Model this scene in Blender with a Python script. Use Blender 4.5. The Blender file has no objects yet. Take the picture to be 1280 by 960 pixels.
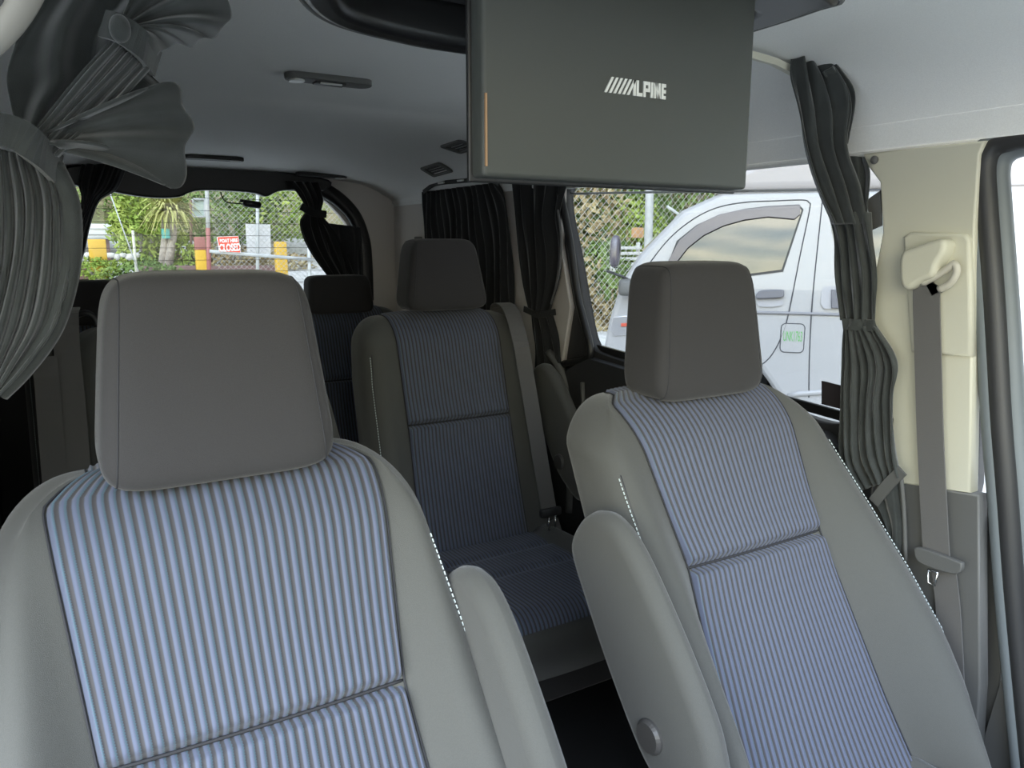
import bpy, bmesh, math, random
import numpy as np
from mathutils import Vector, Matrix
random.seed(7)
rng = np.random.default_rng(7)
SC = bpy.context.scene
COL = SC.collection
PI = math.pi

# ------------------------------------------------------------------ camera
CAM = np.array([-.6, 0., 1.]); YAW = math.radians(31); PIT = math.radians(10.4); FPX = 961.
cd = bpy.data.cameras.new('camera'); cam = bpy.data.objects.new('camera', cd); COL.objects.link(cam)
cd.sensor_fit = 'HORIZONTAL'; cd.sensor_width = 36; cd.lens = 36 * FPX / 1280; cd.clip_start = .02
cam.location = CAM; cam.rotation_euler = (PI / 2 - PIT, 0, -YAW)
SC.camera = cam

# ------------------------------------------------------------------ view, sky, light
SC.view_settings.view_transform = 'Standard'; SC.view_settings.look = 'None'
SC.view_settings.gamma = 1; SC.view_settings.use_curve_mapping = False
SC.view_settings.exposure = 0.32
SKY = 1.1          # overall sky level
FRONT = 10.0        # how much brighter the sky is towards the low sun ahead of the car
wd = bpy.data.worlds.new('sky'); SC.world = wd; wd.use_nodes = True
nt = wd.node_tree; nt.nodes.clear()
def wn(t, **k):
    n = nt.nodes.new(t)
    for a, v in k.items(): setattr(n, a, v)
    return n
tc = wn('ShaderNodeTexCoord'); sep = wn('ShaderNodeSeparateXYZ'); nt.links.new(tc.outputs['Generated'], sep.inputs[0])
mp = wn('ShaderNodeMapping'); mp.inputs['Scale'].default_value = (3, 3, 20); nt.links.new(tc.outputs['Generated'], mp.inputs[0])
cl = wn('ShaderNodeTexNoise'); cl.inputs['Scale'].default_value = 2.0; cl.inputs['Detail'].default_value = 6; nt.links.new(mp.outputs[0], cl.inputs['Vector'])
clr = wn('ShaderNodeMapRange'); clr.inputs['From Min'].default_value = .4; clr.inputs['From Max'].default_value = .62; nt.links.new(cl.outputs['Fac'], clr.inputs['Value'])
rmp = wn('ShaderNodeValToRGB'); nt.links.new(sep.outputs['Z'], rmp.inputs[0])
e = rmp.color_ramp.elements
e[0].position = 0.0; e[0].color = (.50, .47, .42, 1)
e[1].position = 1.0; e[1].color = (.80, .88, 1.0, 1)
for p_, c_ in ((.03, (1.0, .88, .66, 1)), (.22, (1.0, .92, .60, 1)), (.42, (.86, .92, 1.0, 1))):
    q = e.new(p_); q.color = c_
cmix = wn('ShaderNodeMix', data_type='RGBA'); cmix.inputs[0].default_value = .5
cmul = wn('ShaderNodeMix', data_type='RGBA', blend_type='MULTIPLY'); cmul.inputs[7].default_value = (.46, .56, .70, 1)
nt.links.new(rmp.outputs[0], cmul.inputs[6]); inv = wn('ShaderNodeMath', operation='SUBTRACT'); inv.inputs[0].default_value = 1
nt.links.new(clr.outputs[0], inv.inputs[1]); nt.links.new(inv.outputs[0], cmul.inputs[0])
dot = wn('ShaderNodeVectorMath', operation='DOT_PRODUCT'); sd = Vector((-.54, -.60, .58)).normalized(); dot.inputs[1].default_value = sd
nt.links.new(tc.outputs['Generated'], dot.inputs[0])
mx = wn('ShaderNodeMath', operation='MAXIMUM'); mx.inputs[1].default_value = 0; nt.links.new(dot.outputs['Value'], mx.inputs[0])
pw = wn('ShaderNodeMath', operation='POWER'); pw.inputs[1].default_value = 4.0; nt.links.new(mx.outputs[0], pw.inputs[0])
ma = wn('ShaderNodeMath', operation='MULTIPLY_ADD'); ma.inputs[1].default_value = FRONT * SKY; ma.inputs[2].default_value = SKY; nt.links.new(pw.outputs[0], ma.inputs[0])
bg = wn('ShaderNodeBackground'); nt.links.new(cmul.outputs[2], bg.inputs['Color']); nt.links.new(ma.outputs[0], bg.inputs['Strength'])
wo = wn('ShaderNodeOutputWorld'); nt.links.new(bg.outputs[0], wo.inputs[0])
wd.cycles.sampling_method = 'AUTOMATIC'
def portal(loc, rot, sx, sy):
    l = bpy.data.lights.new('sky_portal', 'AREA'); l.shape = 'RECTANGLE'; l.size = sx; l.size_y = sy
    l.cycles.is_portal = True
    o = bpy.data.objects.new('sky_portal', l); COL.objects.link(o); o.location = loc; o.rotation_euler = rot

# ------------------------------------------------------------------ pixel rays (to read real positions off the photograph)
_r = np.array([math.cos(YAW), -math.sin(YAW), 0]); _h = np.array([math.sin(YAW), math.cos(YAW), 0]); _z = np.array([0, 0, 1.])
_f = math.cos(PIT) * _h - math.sin(PIT) * _z; _u = math.sin(PIT) * _h + math.cos(PIT) * _z
def ray(u, v): return _f + _r * (u - 640) / FPX - _u * (v - 480) / FPX
def on(u, v, ax, val):
    d = ray(u, v); return CAM + d * (val - CAM[ax]) / d[ax]
def onY(u, v, Y): return on(u, v, 1, Y)
def onX(u, v, X): return on(u, v, 0, X)

# ------------------------------------------------------------------ materials
MATS = {}
def mat(name, col, rough=.6, metal=0., spec=.5, noise=0., nscale=40., bump=0., bscale=400., sheen=0., trans=0., col2=None, coat=0., emit=0., aniso=None):
    if name in MATS: return MATS[name]
    m = bpy.data.materials.new(name); m.use_nodes = True; t = m.node_tree; b = t.nodes['Principled BSDF']
    b.inputs['Base Color'].default_value = (*col, 1); b.inputs['Roughness'].default_value = rough
    b.inputs['Metallic'].default_value = metal; b.inputs['Specular IOR Level'].default_value = spec
    if sheen: b.inputs['Sheen Weight'].default_value = sheen; b.inputs['Sheen Roughness'].default_value = .4
    if coat: b.inputs['Coat Weight'].default_value = coat; b.inputs['Coat Roughness'].default_value = .05
    if trans: b.inputs['Transmission Weight'].default_value = trans
    if emit: b.inputs['Emission Color'].default_value = (*col, 1); b.inputs['Emission Strength'].default_value = emit
    co = t.nodes.new('ShaderNodeTexCoord')
    if noise or col2:
        n = t.nodes.new('ShaderNodeTexNoise'); n.inputs['Scale'].default_value = nscale; n.inputs['Detail'].default_value = 5
        t.links.new(co.outputs['Object'], n.inputs['Vector'])
        r = t.nodes.new('ShaderNodeValToRGB'); r.color_ramp.elements[0].position = .35; r.color_ramp.elements[1].position = .65
        c2 = col2 if col2 else tuple(c * (1 + noise) for c in col)
        c1 = col if col2 else tuple(c * (1 - noise) for c in col)
        r.color_ramp.elements[0].color = (*c1, 1); r.color_ramp.elements[1].color = (*c2, 1)
        t.links.new(n.outputs['Fac'], r.inputs[0]); t.links.new(r.outputs[0], b.inputs['Base Color'])
    if bump:
        n = t.nodes.new('ShaderNodeTexNoise'); n.inputs['Scale'].default_value = bscale; n.inputs['Detail'].default_value = 3
        t.links.new(co.outputs['Object'], n.inputs['Vector'])
        bp = t.nodes.new('ShaderNodeBump'); bp.inputs['Strength'].default_value = bump; bp.inputs['Distance'].default_value = .002
        t.links.new(n.outputs['Fac'], bp.inputs['Height']); t.links.new(bp.outputs[0], b.inputs['Normal'])
    MATS[name] = m; return m

def stripe_mat(name, crest, valley, thread):
    m = bpy.data.materials.new(name); m.use_nodes = True; t = m.node_tree; b = t.nodes['Principled BSDF']
    b.inputs['Roughness'].default_value = .65; b.inputs['Sheen Weight'].default_value = .25; b.inputs['Specular IOR Level'].default_value = .3
    L = t.links.new
    def n(k, **kw):
        x = t.nodes.new(k)
        for a, v in kw.items(): setattr(x, a, v)
        return x
    uv = n('ShaderNodeTexCoord'); s = n('ShaderNodeSeparateXYZ'); L(uv.outputs['UV'], s.inputs[0])
    zz = n('ShaderNodeMath', operation='MULTIPLY'); zz.inputs[1].default_value = 700; L(s.outputs['Y'], zz.inputs[0])
    tri = n('ShaderNodeMath', operation='PINGPONG'); tri.inputs[1].default_value = 1; L(zz.outputs[0], tri.inputs[0])
    za = n('ShaderNodeMath', operation='MULTIPLY_ADD'); za.inputs[1].default_value = .16; L(tri.outputs[0], za.inputs[0]); L(s.outputs['X'], za.inputs[2])
    fr = n('ShaderNodeMath', operation='FRACT'); L(za.outputs[0], fr.inputs[0])
    fr2 = n('ShaderNodeMath', operation='FRACT'); L(s.outputs['X'], fr2.inputs[0])
    r1 = n('ShaderNodeValToRGB'); L(fr2.outputs[0], r1.inputs[0]); r1.color_ramp.interpolation = 'LINEAR'
    el = r1.color_ramp.elements; el[0].position = .16; el[0].color = (*valley, 1); el[1].position = .28; el[1].color = (*crest, 1)
    q = el.new(.72); q.color = (*crest, 1); q = el.new(.84); q.color = (*valley, 1)
    r2 = n('ShaderNodeValToRGB'); L(fr.outputs[0], r2.inputs[0]); r2.color_ramp.interpolation = 'CONSTANT'
    el = r2.color_ramp.elements; el[0].position = 0; el[0].color = (0, 0, 0, 1); el[1].position = .70; el[1].color = (1, 1, 1, 1)
    q = el.new(.86); q.color = (0, 0, 0, 1)
    mx = n('ShaderNodeMix', data_type='RGBA'); L(r2.outputs[0], mx.inputs[0]); L(r1.outputs[0], mx.inputs[6]); mx.inputs[7].default_value = (*thread, 1)
    L(mx.outputs[2], b.inputs['Base Color'])
    return m

def glass_mat(name, tint, refl=.06, rough=0.0):
    m = bpy.data.materials.new(name); m.use_nodes = True; t = m.node_tree; t.nodes.clear()
    tr = t.nodes.new('ShaderNodeBsdfTransparent'); tr.inputs[0].default_value = (*tint, 1)
    gl = t.nodes.new('ShaderNodeBsdfGlossy'); gl.inputs['Roughness'].default_value = rough
    mx = t.nodes.new('ShaderNodeMixShader'); mx.inputs[0].default_value = refl
    o = t.nodes.new('ShaderNodeOutputMaterial')
    t.links.new(tr.outputs[0], mx.inputs[1]); t.links.new(gl.outputs[0], mx.inputs[2]); t.links.new(mx.outputs[0], o.inputs[0])
    return m

M_fab = mat('seat_fabric_grey', (.108, .108, .101), .8, sheen=.3, bump=.35, bscale=1500, spec=.2, noise=.05, nscale=900)
M_fabd = mat('seat_fabric_dark', (.052, .050, .051), .85, sheen=.25, bump=.35, bscale=1500, spec=.2, noise=.05, nscale=900)
M_str = stripe_mat('seat_fabric_striped', (.115, .132, .195), (.064, .061, .065), (.10, .165, .205))
M_seam = mat('seam_dark', (.035, .035, .04), .8)
M_thread = mat('thread_pale', (.62, .70, .70), .6)
M_chrome = mat('chrome', (.75, .75, .75), .15, metal=1)
M_dplas = mat('dark_plastic', (.035, .035, .036), .45, bump=.15, bscale=700)
M_gplas = mat('grey_plastic', (.12, .12, .115), .5, bump=.15, bscale=500)
M_cap = mat('cap_plastic', (.075, .072, .07), .4)
M_head = mat('headliner', (.88, .88, .86), .9, bump=.2, bscale=900, noise=.03, nscale=500, spec=.1)
M_cream = mat('cream_plastic', (.62, .60, .49), .5, bump=.1, bscale=500)
M_lpill = mat('light_grey_plastic', (.62, .58, .54), .55, bump=.1, bscale=500)
M_cur = mat('curtain_cloth', (.055, .06, .058), .85, sheen=.5, bump=.4, bscale=900, noise=.12, nscale=25, spec=.15)
M_cur2 = mat('curtain_cloth_dark', (.028, .029, .03), .85, sheen=.3, bump=.3, bscale=900, spec=.1)
M_belt = mat('belt_webbing', (.13, .125, .12), .6, bump=.4, bscale=1200, sheen=.2)
M_lid = mat('monitor_lid', (.05, .054, .048), .5, bump=.1, bscale=1500)
M_black = mat('black_plastic', (.012, .012, .012), .35)
M_silver = mat('silver_logo', (.72, .73, .70), .35, metal=.3)
M_rub = mat('door_rubber', (.16, .18, .19), .5)
M_white = mat('white_paint', (.40, .40, .405), .35, coat=.5)
M_pinkw = mat('roof_paint', (.42, .395, .395), .4, coat=.3)
M_tyre = mat('tyre', (.03, .03, .03), .8)
M_steel = mat('galvanised_steel', (.55, .56, .57), .45, metal=.4)
M_glass = glass_mat('privacy_glass', (.74, .745, .74), .04)
M_glassc = glass_mat('clear_glass', (.9, .93, .92), .05)
M_vglass = mat('van_glass', (.03, .032, .03), .03, spec=1.0)
M_vglass.node_tree.nodes['Principled BSDF'].inputs['IOR'].default_value = 1.62
M_visor = mat('van_visor', (.10, .09, .11), .15, coat=.5)

# ------------------------------------------------------------------ object helpers
def link(o, parent=None):
    COL.objects.link(o)
    if parent is not None: o.parent = parent
    return o
def mesh_obj(name, verts, faces, m, parent=None, smooth=True, uvs=None):
    me = bpy.data.meshes.new(name); me.from_pydata([tuple(map(float, v)) for v in verts], [], faces); me.update()
    if uvs is not None:
        l = me.uv_layers.new(name='UVMap')
        d = np.array([uvs[lp.vertex_index] for lp in me.loops], dtype=np.float32).ravel(); l.data.foreach_set('uv', d)
    if m: me.materials.append(m)
    if smooth: me.polygons.foreach_set('use_smooth', [True] * len(me.polygons))
    o = bpy.data.objects.new(name, me); link(o, parent); return o
def bm_obj(name, bm, m, parent=None, smooth=False):
    me = bpy.data.meshes.new(name); bmesh.ops.recalc_face_normals(bm, faces=bm.faces); bm.to_mesh(me); bm.free()
    if m: me.materials.append(m)
    if smooth: me.polygons.foreach_set('use_smooth', [True] * len(me.polygons))
    o = bpy.data.objects.new(name, me); link(o, parent); return o
def mod(o, t, **k):
    m = o.modifiers.new(t.lower(), t)
    for a, v in k.items(): setattr(m, a, v)
    return m
def empty(name, loc, label=None, cat=None, group=None, rz=0):
    o = bpy.data.objects.new(name, None); o.empty_display_size = .1; link(o); o.location = loc; o.rotation_euler = (0, 0, rz)
    return tag(o, label, cat, group)
def tag(o, label=None, cat=None, group=None, kind=None):
    if label: o['label'] = label
    if cat: o['category'] = cat
    if group: o['group'] = group
    if kind: o['kind'] = kind
    return o
def struct(o): o['kind'] = 'structure'; return o
def catmull(P, n, closed=False):
    P = np.asarray(P, float); k = len(P); out = []
    segs = k if closed else k - 1
    T = np.linspace(0, segs, n, endpoint=not closed)
    for t in T:
        i = min(int(t), segs - 1); f = t - i
        g = (lambda j: P[j % k]) if closed else (lambda j: P[max(0, min(k - 1, j))])
        a, b, c, d = g(i - 1), g(i), g(i + 1), g(i + 2)
        if not closed:
            if i == 0: a = 2 * b - c
            if i == k - 2: d = 2 * c - b
        out.append(.5 * (2 * b + (c - a) * f + (2 * a - 5 * b + 4 * c - d) * f * f + (3 * b - a - 3 * c + d) * f ** 3))
    return np.array(out)
def grid_faces(nr, nc, closed=False, off=0):
    F = []
    for i in range(nr - 1):
        for j in range(nc if closed else nc - 1):
            a = i * nc + j; b = i * nc + (j + 1) % nc
            F.append((off + a, off + b, off + b + nc, off + a + nc))
    return F
def loft(name, rows, m, parent=None, closed=True, caps=True, smooth=True):
    rows = [np.asarray(r_) for r_ in rows]; nr, nc = len(rows), len(rows[0])
    V = np.concatenate(rows); F = grid_faces(nr, nc, closed)
    if closed and caps:
        F.append(tuple(range(nc))[::-1]); F.append(tuple((nr - 1) * nc + j for j in range(nc)))
    o = mesh_obj(name, V, F, m, parent, smooth)
    bm = bmesh.new(); bm.from_mesh(o.data); bmesh.ops.recalc_face_normals(bm, faces=bm.faces); bm.to_mesh(o.data); bm.free()
    return o
def tube_geo(P, r, n=8, squash=1.):
    P = np.asarray(P, float); k = len(P); V = []
    R = r if hasattr(r, '__len__') else [r] * k
    t0 = P[1] - P[0]; t0 /= np.linalg.norm(t0)
    a = np.cross(t0, [0, 0, 1.]); 
    if np.linalg.norm(a) < .1: a = np.cross(t0, [0, 1., 0])
    a /= np.linalg.norm(a)
    for i in range(k):
        t = P[min(k - 1, i + 1)] - P[max(0, i - 1)]; t = t / max(1e-9, np.linalg.norm(t))
        a = a - t * (a @ t); a /= np.linalg.norm(a); b = np.cross(t, a)
        for j in range(n):
            w = 2 * PI * j / n; V.append(P[i] + R[i] * (a * math.cos(w) + b * squash * math.sin(w)))
    F = grid_faces(k, n, True); F.append(tuple(range(n))[::-1]); F.append(tuple((k - 1) * n + j for j in range(n)))
    return V, F
def tube(name, P, r, m, parent=None, n=8, squash=1.):
    V, F = tube_geo(P, r, n, squash); return mesh_obj(name, V, F, m, parent)
class MB:
    def __init__(s): s.V = []; s.F = []
    def add(s, V, F):
        o = len(s.V); s.V += [tuple(map(float, v)) for v in V]; s.F += [tuple(i + o for i in f) for f in F]; return s
    def tube(s, P, r, n=6): return s.add(*tube_geo(P, r, n))
    def box(s, c, d, R=None):
        V = [np.array([x, y, z]) * np.array(d) / 2 for x in (-1, 1) for y in (-1, 1) for z in (-1, 1)]
        if R is not None: V = [R @ v for v in V]
        return s.add([np.array(c) + v for v in V], [(0, 1, 3, 2), (4, 6, 7, 5), (0, 4, 5, 1), (2, 3, 7, 6), (0, 2, 6, 4), (1, 5, 7, 3)])
    def build(s, name, m, parent=None, smooth=False, bevel=0):
        o = mesh_obj(name, s.V, s.F, m, parent, smooth)
        if bevel: mod(o, 'BEVEL', width=bevel, segments=3, limit_method='ANGLE'); o.data.polygons.foreach_set('use_smooth', [True] * len(o.data.polygons))
        return o
def box(name, c, d, m, parent=None, bevel=.004):
    return MB().box(c, d).build(name, m, parent, bevel=bevel)
def prism(name, poly, axis, m, parent=None, bevel=0, holes=(), res=1):
    """plate from a 2D outline (with holes) extruded along an axis. axis = (origin, ex, ey, en, depth)"""
    O, ex, ey, en, dep = [np.asarray(a, float) if i < 4 else a for i, a in enumerate(axis)]
    cu = bpy.data.curves.new(name, 'CURVE'); cu.dimensions = '2D'; cu.fill_mode = 'BOTH'; cu.extrude = dep / 2
    if bevel: cu.bevel_depth = bevel; cu.bevel_resolution = 2; cu.offset = -bevel; cu.extrude = max(1e-4, dep / 2 - bevel)
    for pl in (poly, *holes):
        sp = cu.splines.new('POLY'); sp.points.add(len(pl) - 1); sp.use_cyclic_u = True
        for p, q in zip(sp.points, pl): p.co = (q[0], q[1], 0, 1)
    tmp = bpy.data.objects.new(name, cu); COL.objects.link(tmp)
    dg = bpy.context.evaluated_depsgraph_get(); me = bpy.data.meshes.new_from_object(tmp.evaluated_get(dg))
    bpy.data.objects.remove(tmp); bpy.data.curves.remove(cu)
    c = np.zeros(len(me.vertices) * 3, dtype=np.float32); me.vertices.foreach_get('co', c); c = c.reshape(-1, 3)
    W = O + c[:, :1] * ex + c[:, 1:2] * ey + (c[:, 2:3] + dep / 2) * en
    me.vertices.foreach_set('co', W.astype(np.float32).ravel()); me.update(); me.name = name
    bm = bmesh.new(); bm.from_mesh(me); bmesh.ops.remove_doubles(bm, verts=bm.verts, dist=1e-5); bmesh.ops.recalc_face_normals(bm, faces=bm.faces); bm.to_mesh(me); bm.free()
    me.materials.clear(); me.materials.append(m)
    o = bpy.data.objects.new(name, me); link(o, parent); return o
def rr(x0, z0, x1, z1, r, n=6):
    P = []
    for cx, cz, a0 in ((x1 - r, z1 - r, 0), (x0 + r, z1 - r, 90), (x0 + r, z0 + r, 180), (x1 - r, z0 + r, 270)):
        for i in range(n + 1):
            a = math.radians(a0 + 90 * i / n); P.append((cx + r * math.cos(a), cz + r * math.sin(a)))
    return P
def text_mesh(name, s, size, m, O, ex, ey, parent=None, ext=.001, align='CENTER', sx=1., font_off=0.):
    cu = bpy.data.curves.new(name, 'FONT'); cu.body = s; cu.size = size; cu.align_x = align; cu.align_y = 'CENTER'; cu.extrude = ext; cu.offset = font_off
    tmp = bpy.data.objects.new(name, cu); COL.objects.link(tmp)
    dg = bpy.context.evaluated_depsgraph_get(); me = bpy.data.meshes.new_from_object(tmp.evaluated_get(dg))
    bpy.data.objects.remove(tmp); bpy.data.curves.remove(cu)
    ex = np.asarray(ex, float); ey = np.asarray(ey, float); en = np.cross(ex, ey); O = np.asarray(O, float)
    for v in me.vertices: v.co = Vector(O + v.co.x * sx * ex + v.co.y * ey + v.co.z * en)
    me.materials.clear(); me.materials.append(m); me.name = name
    o = bpy.data.objects.new(name, me); return link(o, parent)
def superq(c, hx, hy, hz, e=.35, n=40, taper=1., lean=0.):
    V = []
    sp = lambda a: math.copysign(abs(math.cos(a)) ** e, math.cos(a)); ss = lambda a: math.copysign(abs(math.sin(a)) ** e, math.sin(a))
    rows = []
    for i in range(n // 2 + 1):
        ph = -PI / 2 + PI * i / (n // 2); row = []
        for j in range(n):
            th = 2 * PI * j / n
            x, y, z = sp(ph) * sp(th), sp(ph) * ss(th), ss(ph)
            k = 1 + (taper - 1) * (z + 1) / 2
            row.append((c[0] + hx * x * k, c[1] + hy * y * (1 + (taper - 1) * .4 * (z + 1) / 2) + lean * z, c[2] + hz * z))
        rows.append(np.array(row))
    return rows
def copy_tree(o, parent=None):
    c = o.copy(); COL.objects.link(c); c.parent = parent
    for ch in list(o.children): copy_tree(ch, c)
    return c
def ribbon(name, P, width, wdir, th, m, parent=None):
    """strap with a real thickness along P; wdir = width direction per point or one vector"""
    P = np.asarray(P, float); k = len(P); W = np.asarray(wdir, float)
    if W.ndim == 1: W = np.tile(W, (k, 1))
    rows = []
    for i in range(k):
        t = P[min(k - 1, i + 1)] - P[max(0, i - 1)]; t /= np.linalg.norm(t); w = W[i] - t * (W[i] @ t); w /= np.linalg.norm(w); n = np.cross(t, w)
        rows.append(np.array([P[i] + w * width / 2 + n * th / 2, P[i] - w * width / 2 + n * th / 2, P[i] - w * width / 2 - n * th / 2, P[i] + w * width / 2 - n * th / 2]))
    return loft(name, rows, m, parent, smooth=False)

# ------------------------------------------------------------------ the cabin
FL = -.20
struct(box('floor', (0, 1.6, FL - .02), (1.72, 3.7, .04), M_dplas))
prof = [(.806, 1.165), (.802, 1.205), (.785, 1.26), (.735, 1.312), (.62, 1.348), (.42, 1.366), (.2, 1.371), (0, 1.372)]
prof = catmull(np.array(prof), 26); prof = np.concatenate([prof, [(-x, z) for x, z in prof[::-1][1:]]])
rows = []
ys = list(np.linspace(.02, 2.08, 22)) + [2.12, 2.14, 2.16, 2.2] + list(np.linspace(2.3, 3.42, 14))
for y in ys:
    drop = 0.0
    if y > 2.12: drop = .012 * min(1, (y - 2.12) / .06) + .075 * max(0, (y - 2.16) / 1.26) ** 1.6
    if y < .5: drop = .05 * ((.5 - y) / .5) ** 2
    rows.append(np.array([(x, y, z - drop * (1 if z > 1.3 else max(0, (z - 1.165) / .135))) for x, z in prof]))
o = loft('ceiling', rows, M_head, closed=False); mod(o, 'SOLIDIFY', thickness=.03, offset=1); struct(o)
ZE = (0, 0, 1)
# right wall, from the rear edge of the front doorway to the tailgate; holes for the sliding-door window and the quarter window
def yz(u, v, X): p = onX(u, v, X); return (p[1], p[2])
side = [(.785, FL), (3.42, FL), (3.42, 1.20), (.76, 1.20), (.755, 1.05), (.74, .8), (.725, .56)]
def smooth_poly(P, n=60): return [tuple(p) for p in catmull(np.array(P), n, closed=True)]
win1 = smooth_poly([(.945, .90), (.935, 1.02), (.958, 1.12), (1.02, 1.175), (1.2, 1.188), (1.6, 1.188), (1.97, 1.186), (2.04, 1.165), (2.045, 1.1), (1.99, .95), (1.94, .80), (1.89, .69), (1.80, .665), (1.5, .645), (1.2, .625), (1.03, .615), (.965, .66), (.955, .75)], 90)
win2 = rr(2.44, .74, 3.07, 1.175, .09)
o = prism('wall_right', side, ((.82, 0, 0), (0, 1, 0), ZE, (1, 0, 0), .04), M_dplas, holes=(win1, win2)); struct(o)
o = prism('wall_left', [(.95, FL), (3.42, FL), (3.42, 1.20), (.95, 1.20)], ((-.86, 0, 0), (0, 1, 0), ZE, (1, 0, 0), .04), M_dplas,
 ); struct(o)
wg = mesh_obj
struct(box('window_1', (.855, 1.49, .91), (.004, 1.16, .60), M_glass, bevel=0))
struct(box('window_2', (.855, 2.755, .955), (.004, .66, .46), M_glass, bevel=0))
# unseen cabin front, added to shape the light: dashboard, windscreen pillars, doorway-side pillar
struct(prism('trim_30', [(-.95, FL), (-.30, FL), (-.22, .45), (-.30, .66), (-.55, .72), (-.95, .70)], ((-.84, 0, 0), (0, 1, 0), ZE, (1, 0, 0), 1.68), M_cream, bevel=.03))  # dashboard made pale cream to bounce light up to the ceiling
for k_, s_ in ((31, -1), (32, 1)): struct(tube(f'trim_{k_}', [(s_ * .82, -.80, .68), (s_ * .76, -.3, 1.05), (s_ * .70, .06, 1.31)], .045, M_lpill, n=10))
struct(prism('trim_33', [(.76, FL), (.97, FL), (.97, 1.19), (.80, 1.19), (.80, .56)], ((-.86, 0, 0), (0, 1, 0), ZE, (1, 0, 0), .05), M_cream))
# headliner cloth/plastic lining the upper wall around the side windows
def lining(name, poly, X, dep, m, holes=(), bev=.004):
    return struct(prism(name, poly, ((X, 0, 0), (0, 1, 0), ZE, (1, 0, 0), dep), m, bevel=bev, holes=holes))
# B pillar: cream upper trim with a bulged edge, dark lower trim
lining('trim_1', [(.944, .90), (.93, 1.02), (.945, 1.115), (.985, 1.16), (.985, 1.172), (.755, 1.172), (.762, 1.15), (.757, 1.03), (.737, .8), (.715, .555), (.86, .535), (.88, .6), (.875, .66), (.93, .75)], .795, .03, M_cream)
lining('trim_2', [(.70, .555), (.90, .535), (1.2, .60), (1.2, FL), (.64, FL), (.66, .2)], .797, .03, M_gplas)
lining('trim_3', [(2.05, .5), (2.40, .5), (2.41, 1.22), (2.03, 1.22), (2.04, 1.0), (1.98, .8)], .803, .02, M_lpill)
lining('trim_4', [(2.40, .55), (3.42, .55), (3.42, 1.22), (2.40, 1.22)], .806, .016, M_lpill, holes=(rr(2.45, .76, 3.06, 1.16, .09),))
lining('trim_20', [(.62, 1.176), (3.40, 1.176), (3.40, 1.225), (.62, 1.225)], .797, .014, M_head, bev=.003)
struct(box('trim_21', (.875, .745, .16), (.02, .17, .72), M_gplas))
# sliding-door panel under the window with a sill step and pull strip
lining('trim_5', [(.9, FL), (2.35, FL), (2.2, .45), (1.98, .60), (1.88, .655), (1.5, .635), (1.03, .60), (.90, .54)], .79, .032, M_dplas)
tube('trim_6', [onX(u, v, .785) for u, v in ((728, 478), (729, 505), (731, 528))], .007, M_gplas)['kind'] = 'structure'
prism('trim_7', [(1.02, .622), (1.93, .672), (1.93, .692), (1.02, .642)], ((.84, 0, 0), (0, 1, 0), ZE, (1, 0, 0), .012), M_black)['kind'] = 'structure'
tube('trim_8', catmull(np.array([onX(u, v, .80) for u, v in ((700, 240), (712, 300), (722, 370), (738, 436), (730, 450), (705, 455))]), 30), .012, M_black)['kind'] = 'structure'
tube('trim_9', catmull(np.array([onX(u, v, .79) for u, v in ((686, 440), (704, 470), (712, 520), (714, 580), (712, 640))]), 30), .014, M_gplas)['kind'] = 'structure'
# window_1 upper rail: dark track above the sliding glass
MB().box((.83, 1.5, 1.196), (.03, 1.05, .02)).box((.825, 1.28, 1.184), (.02, .06, .014)).build('trim_10', M_black)['kind'] = 'structure'
# thin line of the half-open sliding pane top
tube('trim_11', [onX(712, 242, .85), onX(1040, 237, .85)], .003, M_steel)['kind'] = 'structure'
# front doorway seals, door card
for i, (u0, off, rad, mm) in enumerate(((0, 0, .016, M_rub), (13, 0, .018, M_dplas), (30, .02, .018, M_rub))):
    P = [(1290 + u0, 168 + u0 * .3), (1258 + u0, 170 + u0 * .35), (1231 + u0, 178 + u0 * .4), (1219 + u0, 205 + u0 * .2), (1221 + u0, 260), (1230 + u0, 380), (1238 + u0, 520), (1246 + u0, 620), (1255 + u0, 740), (1268 + u0, 880), (1280 + u0, 1000)]
    o = tube(f'trim_{12+i}', catmull(np.array([onX(u, v, .82 + off) for u, v in P]), 60), rad, mm, n=10); struct(o)
dr = bpy.data.objects.new('door_1', None); link(dr); dr.location = (.84, .3, FL); struct(dr)
dwin = [(.64, .60), (.66, 1.12), (.60, 1.165), (-.15, 1.165), (-.45, .62)]
prism('door_panel', [(.70, FL), (.60, .55), (.69, 1.10), (.66, 1.19), (-.2, 1.19), (-.55, .6), (-.6, FL)], ((.0, -.3, -FL), (0, 1, 0), ZE, (1, 0, 0), .045), M_gplas, dr, holes=([(.585, .60), (.64, 1.10), (.60, 1.15), (-.15, 1.15), (-.45, .62)],))
box('glass', (.03, -.22, .86 - FL), (.004, 1.16, .58), M_glassc, dr, bevel=0)
o = prism('armrest_panel', rr(-.4, .30, .50, .52, .05), ((-.05, -.3, -FL), (0, 1, 0), ZE, (1, 0, 0), .06), M_dplas, dr, bevel=.012)

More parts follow.
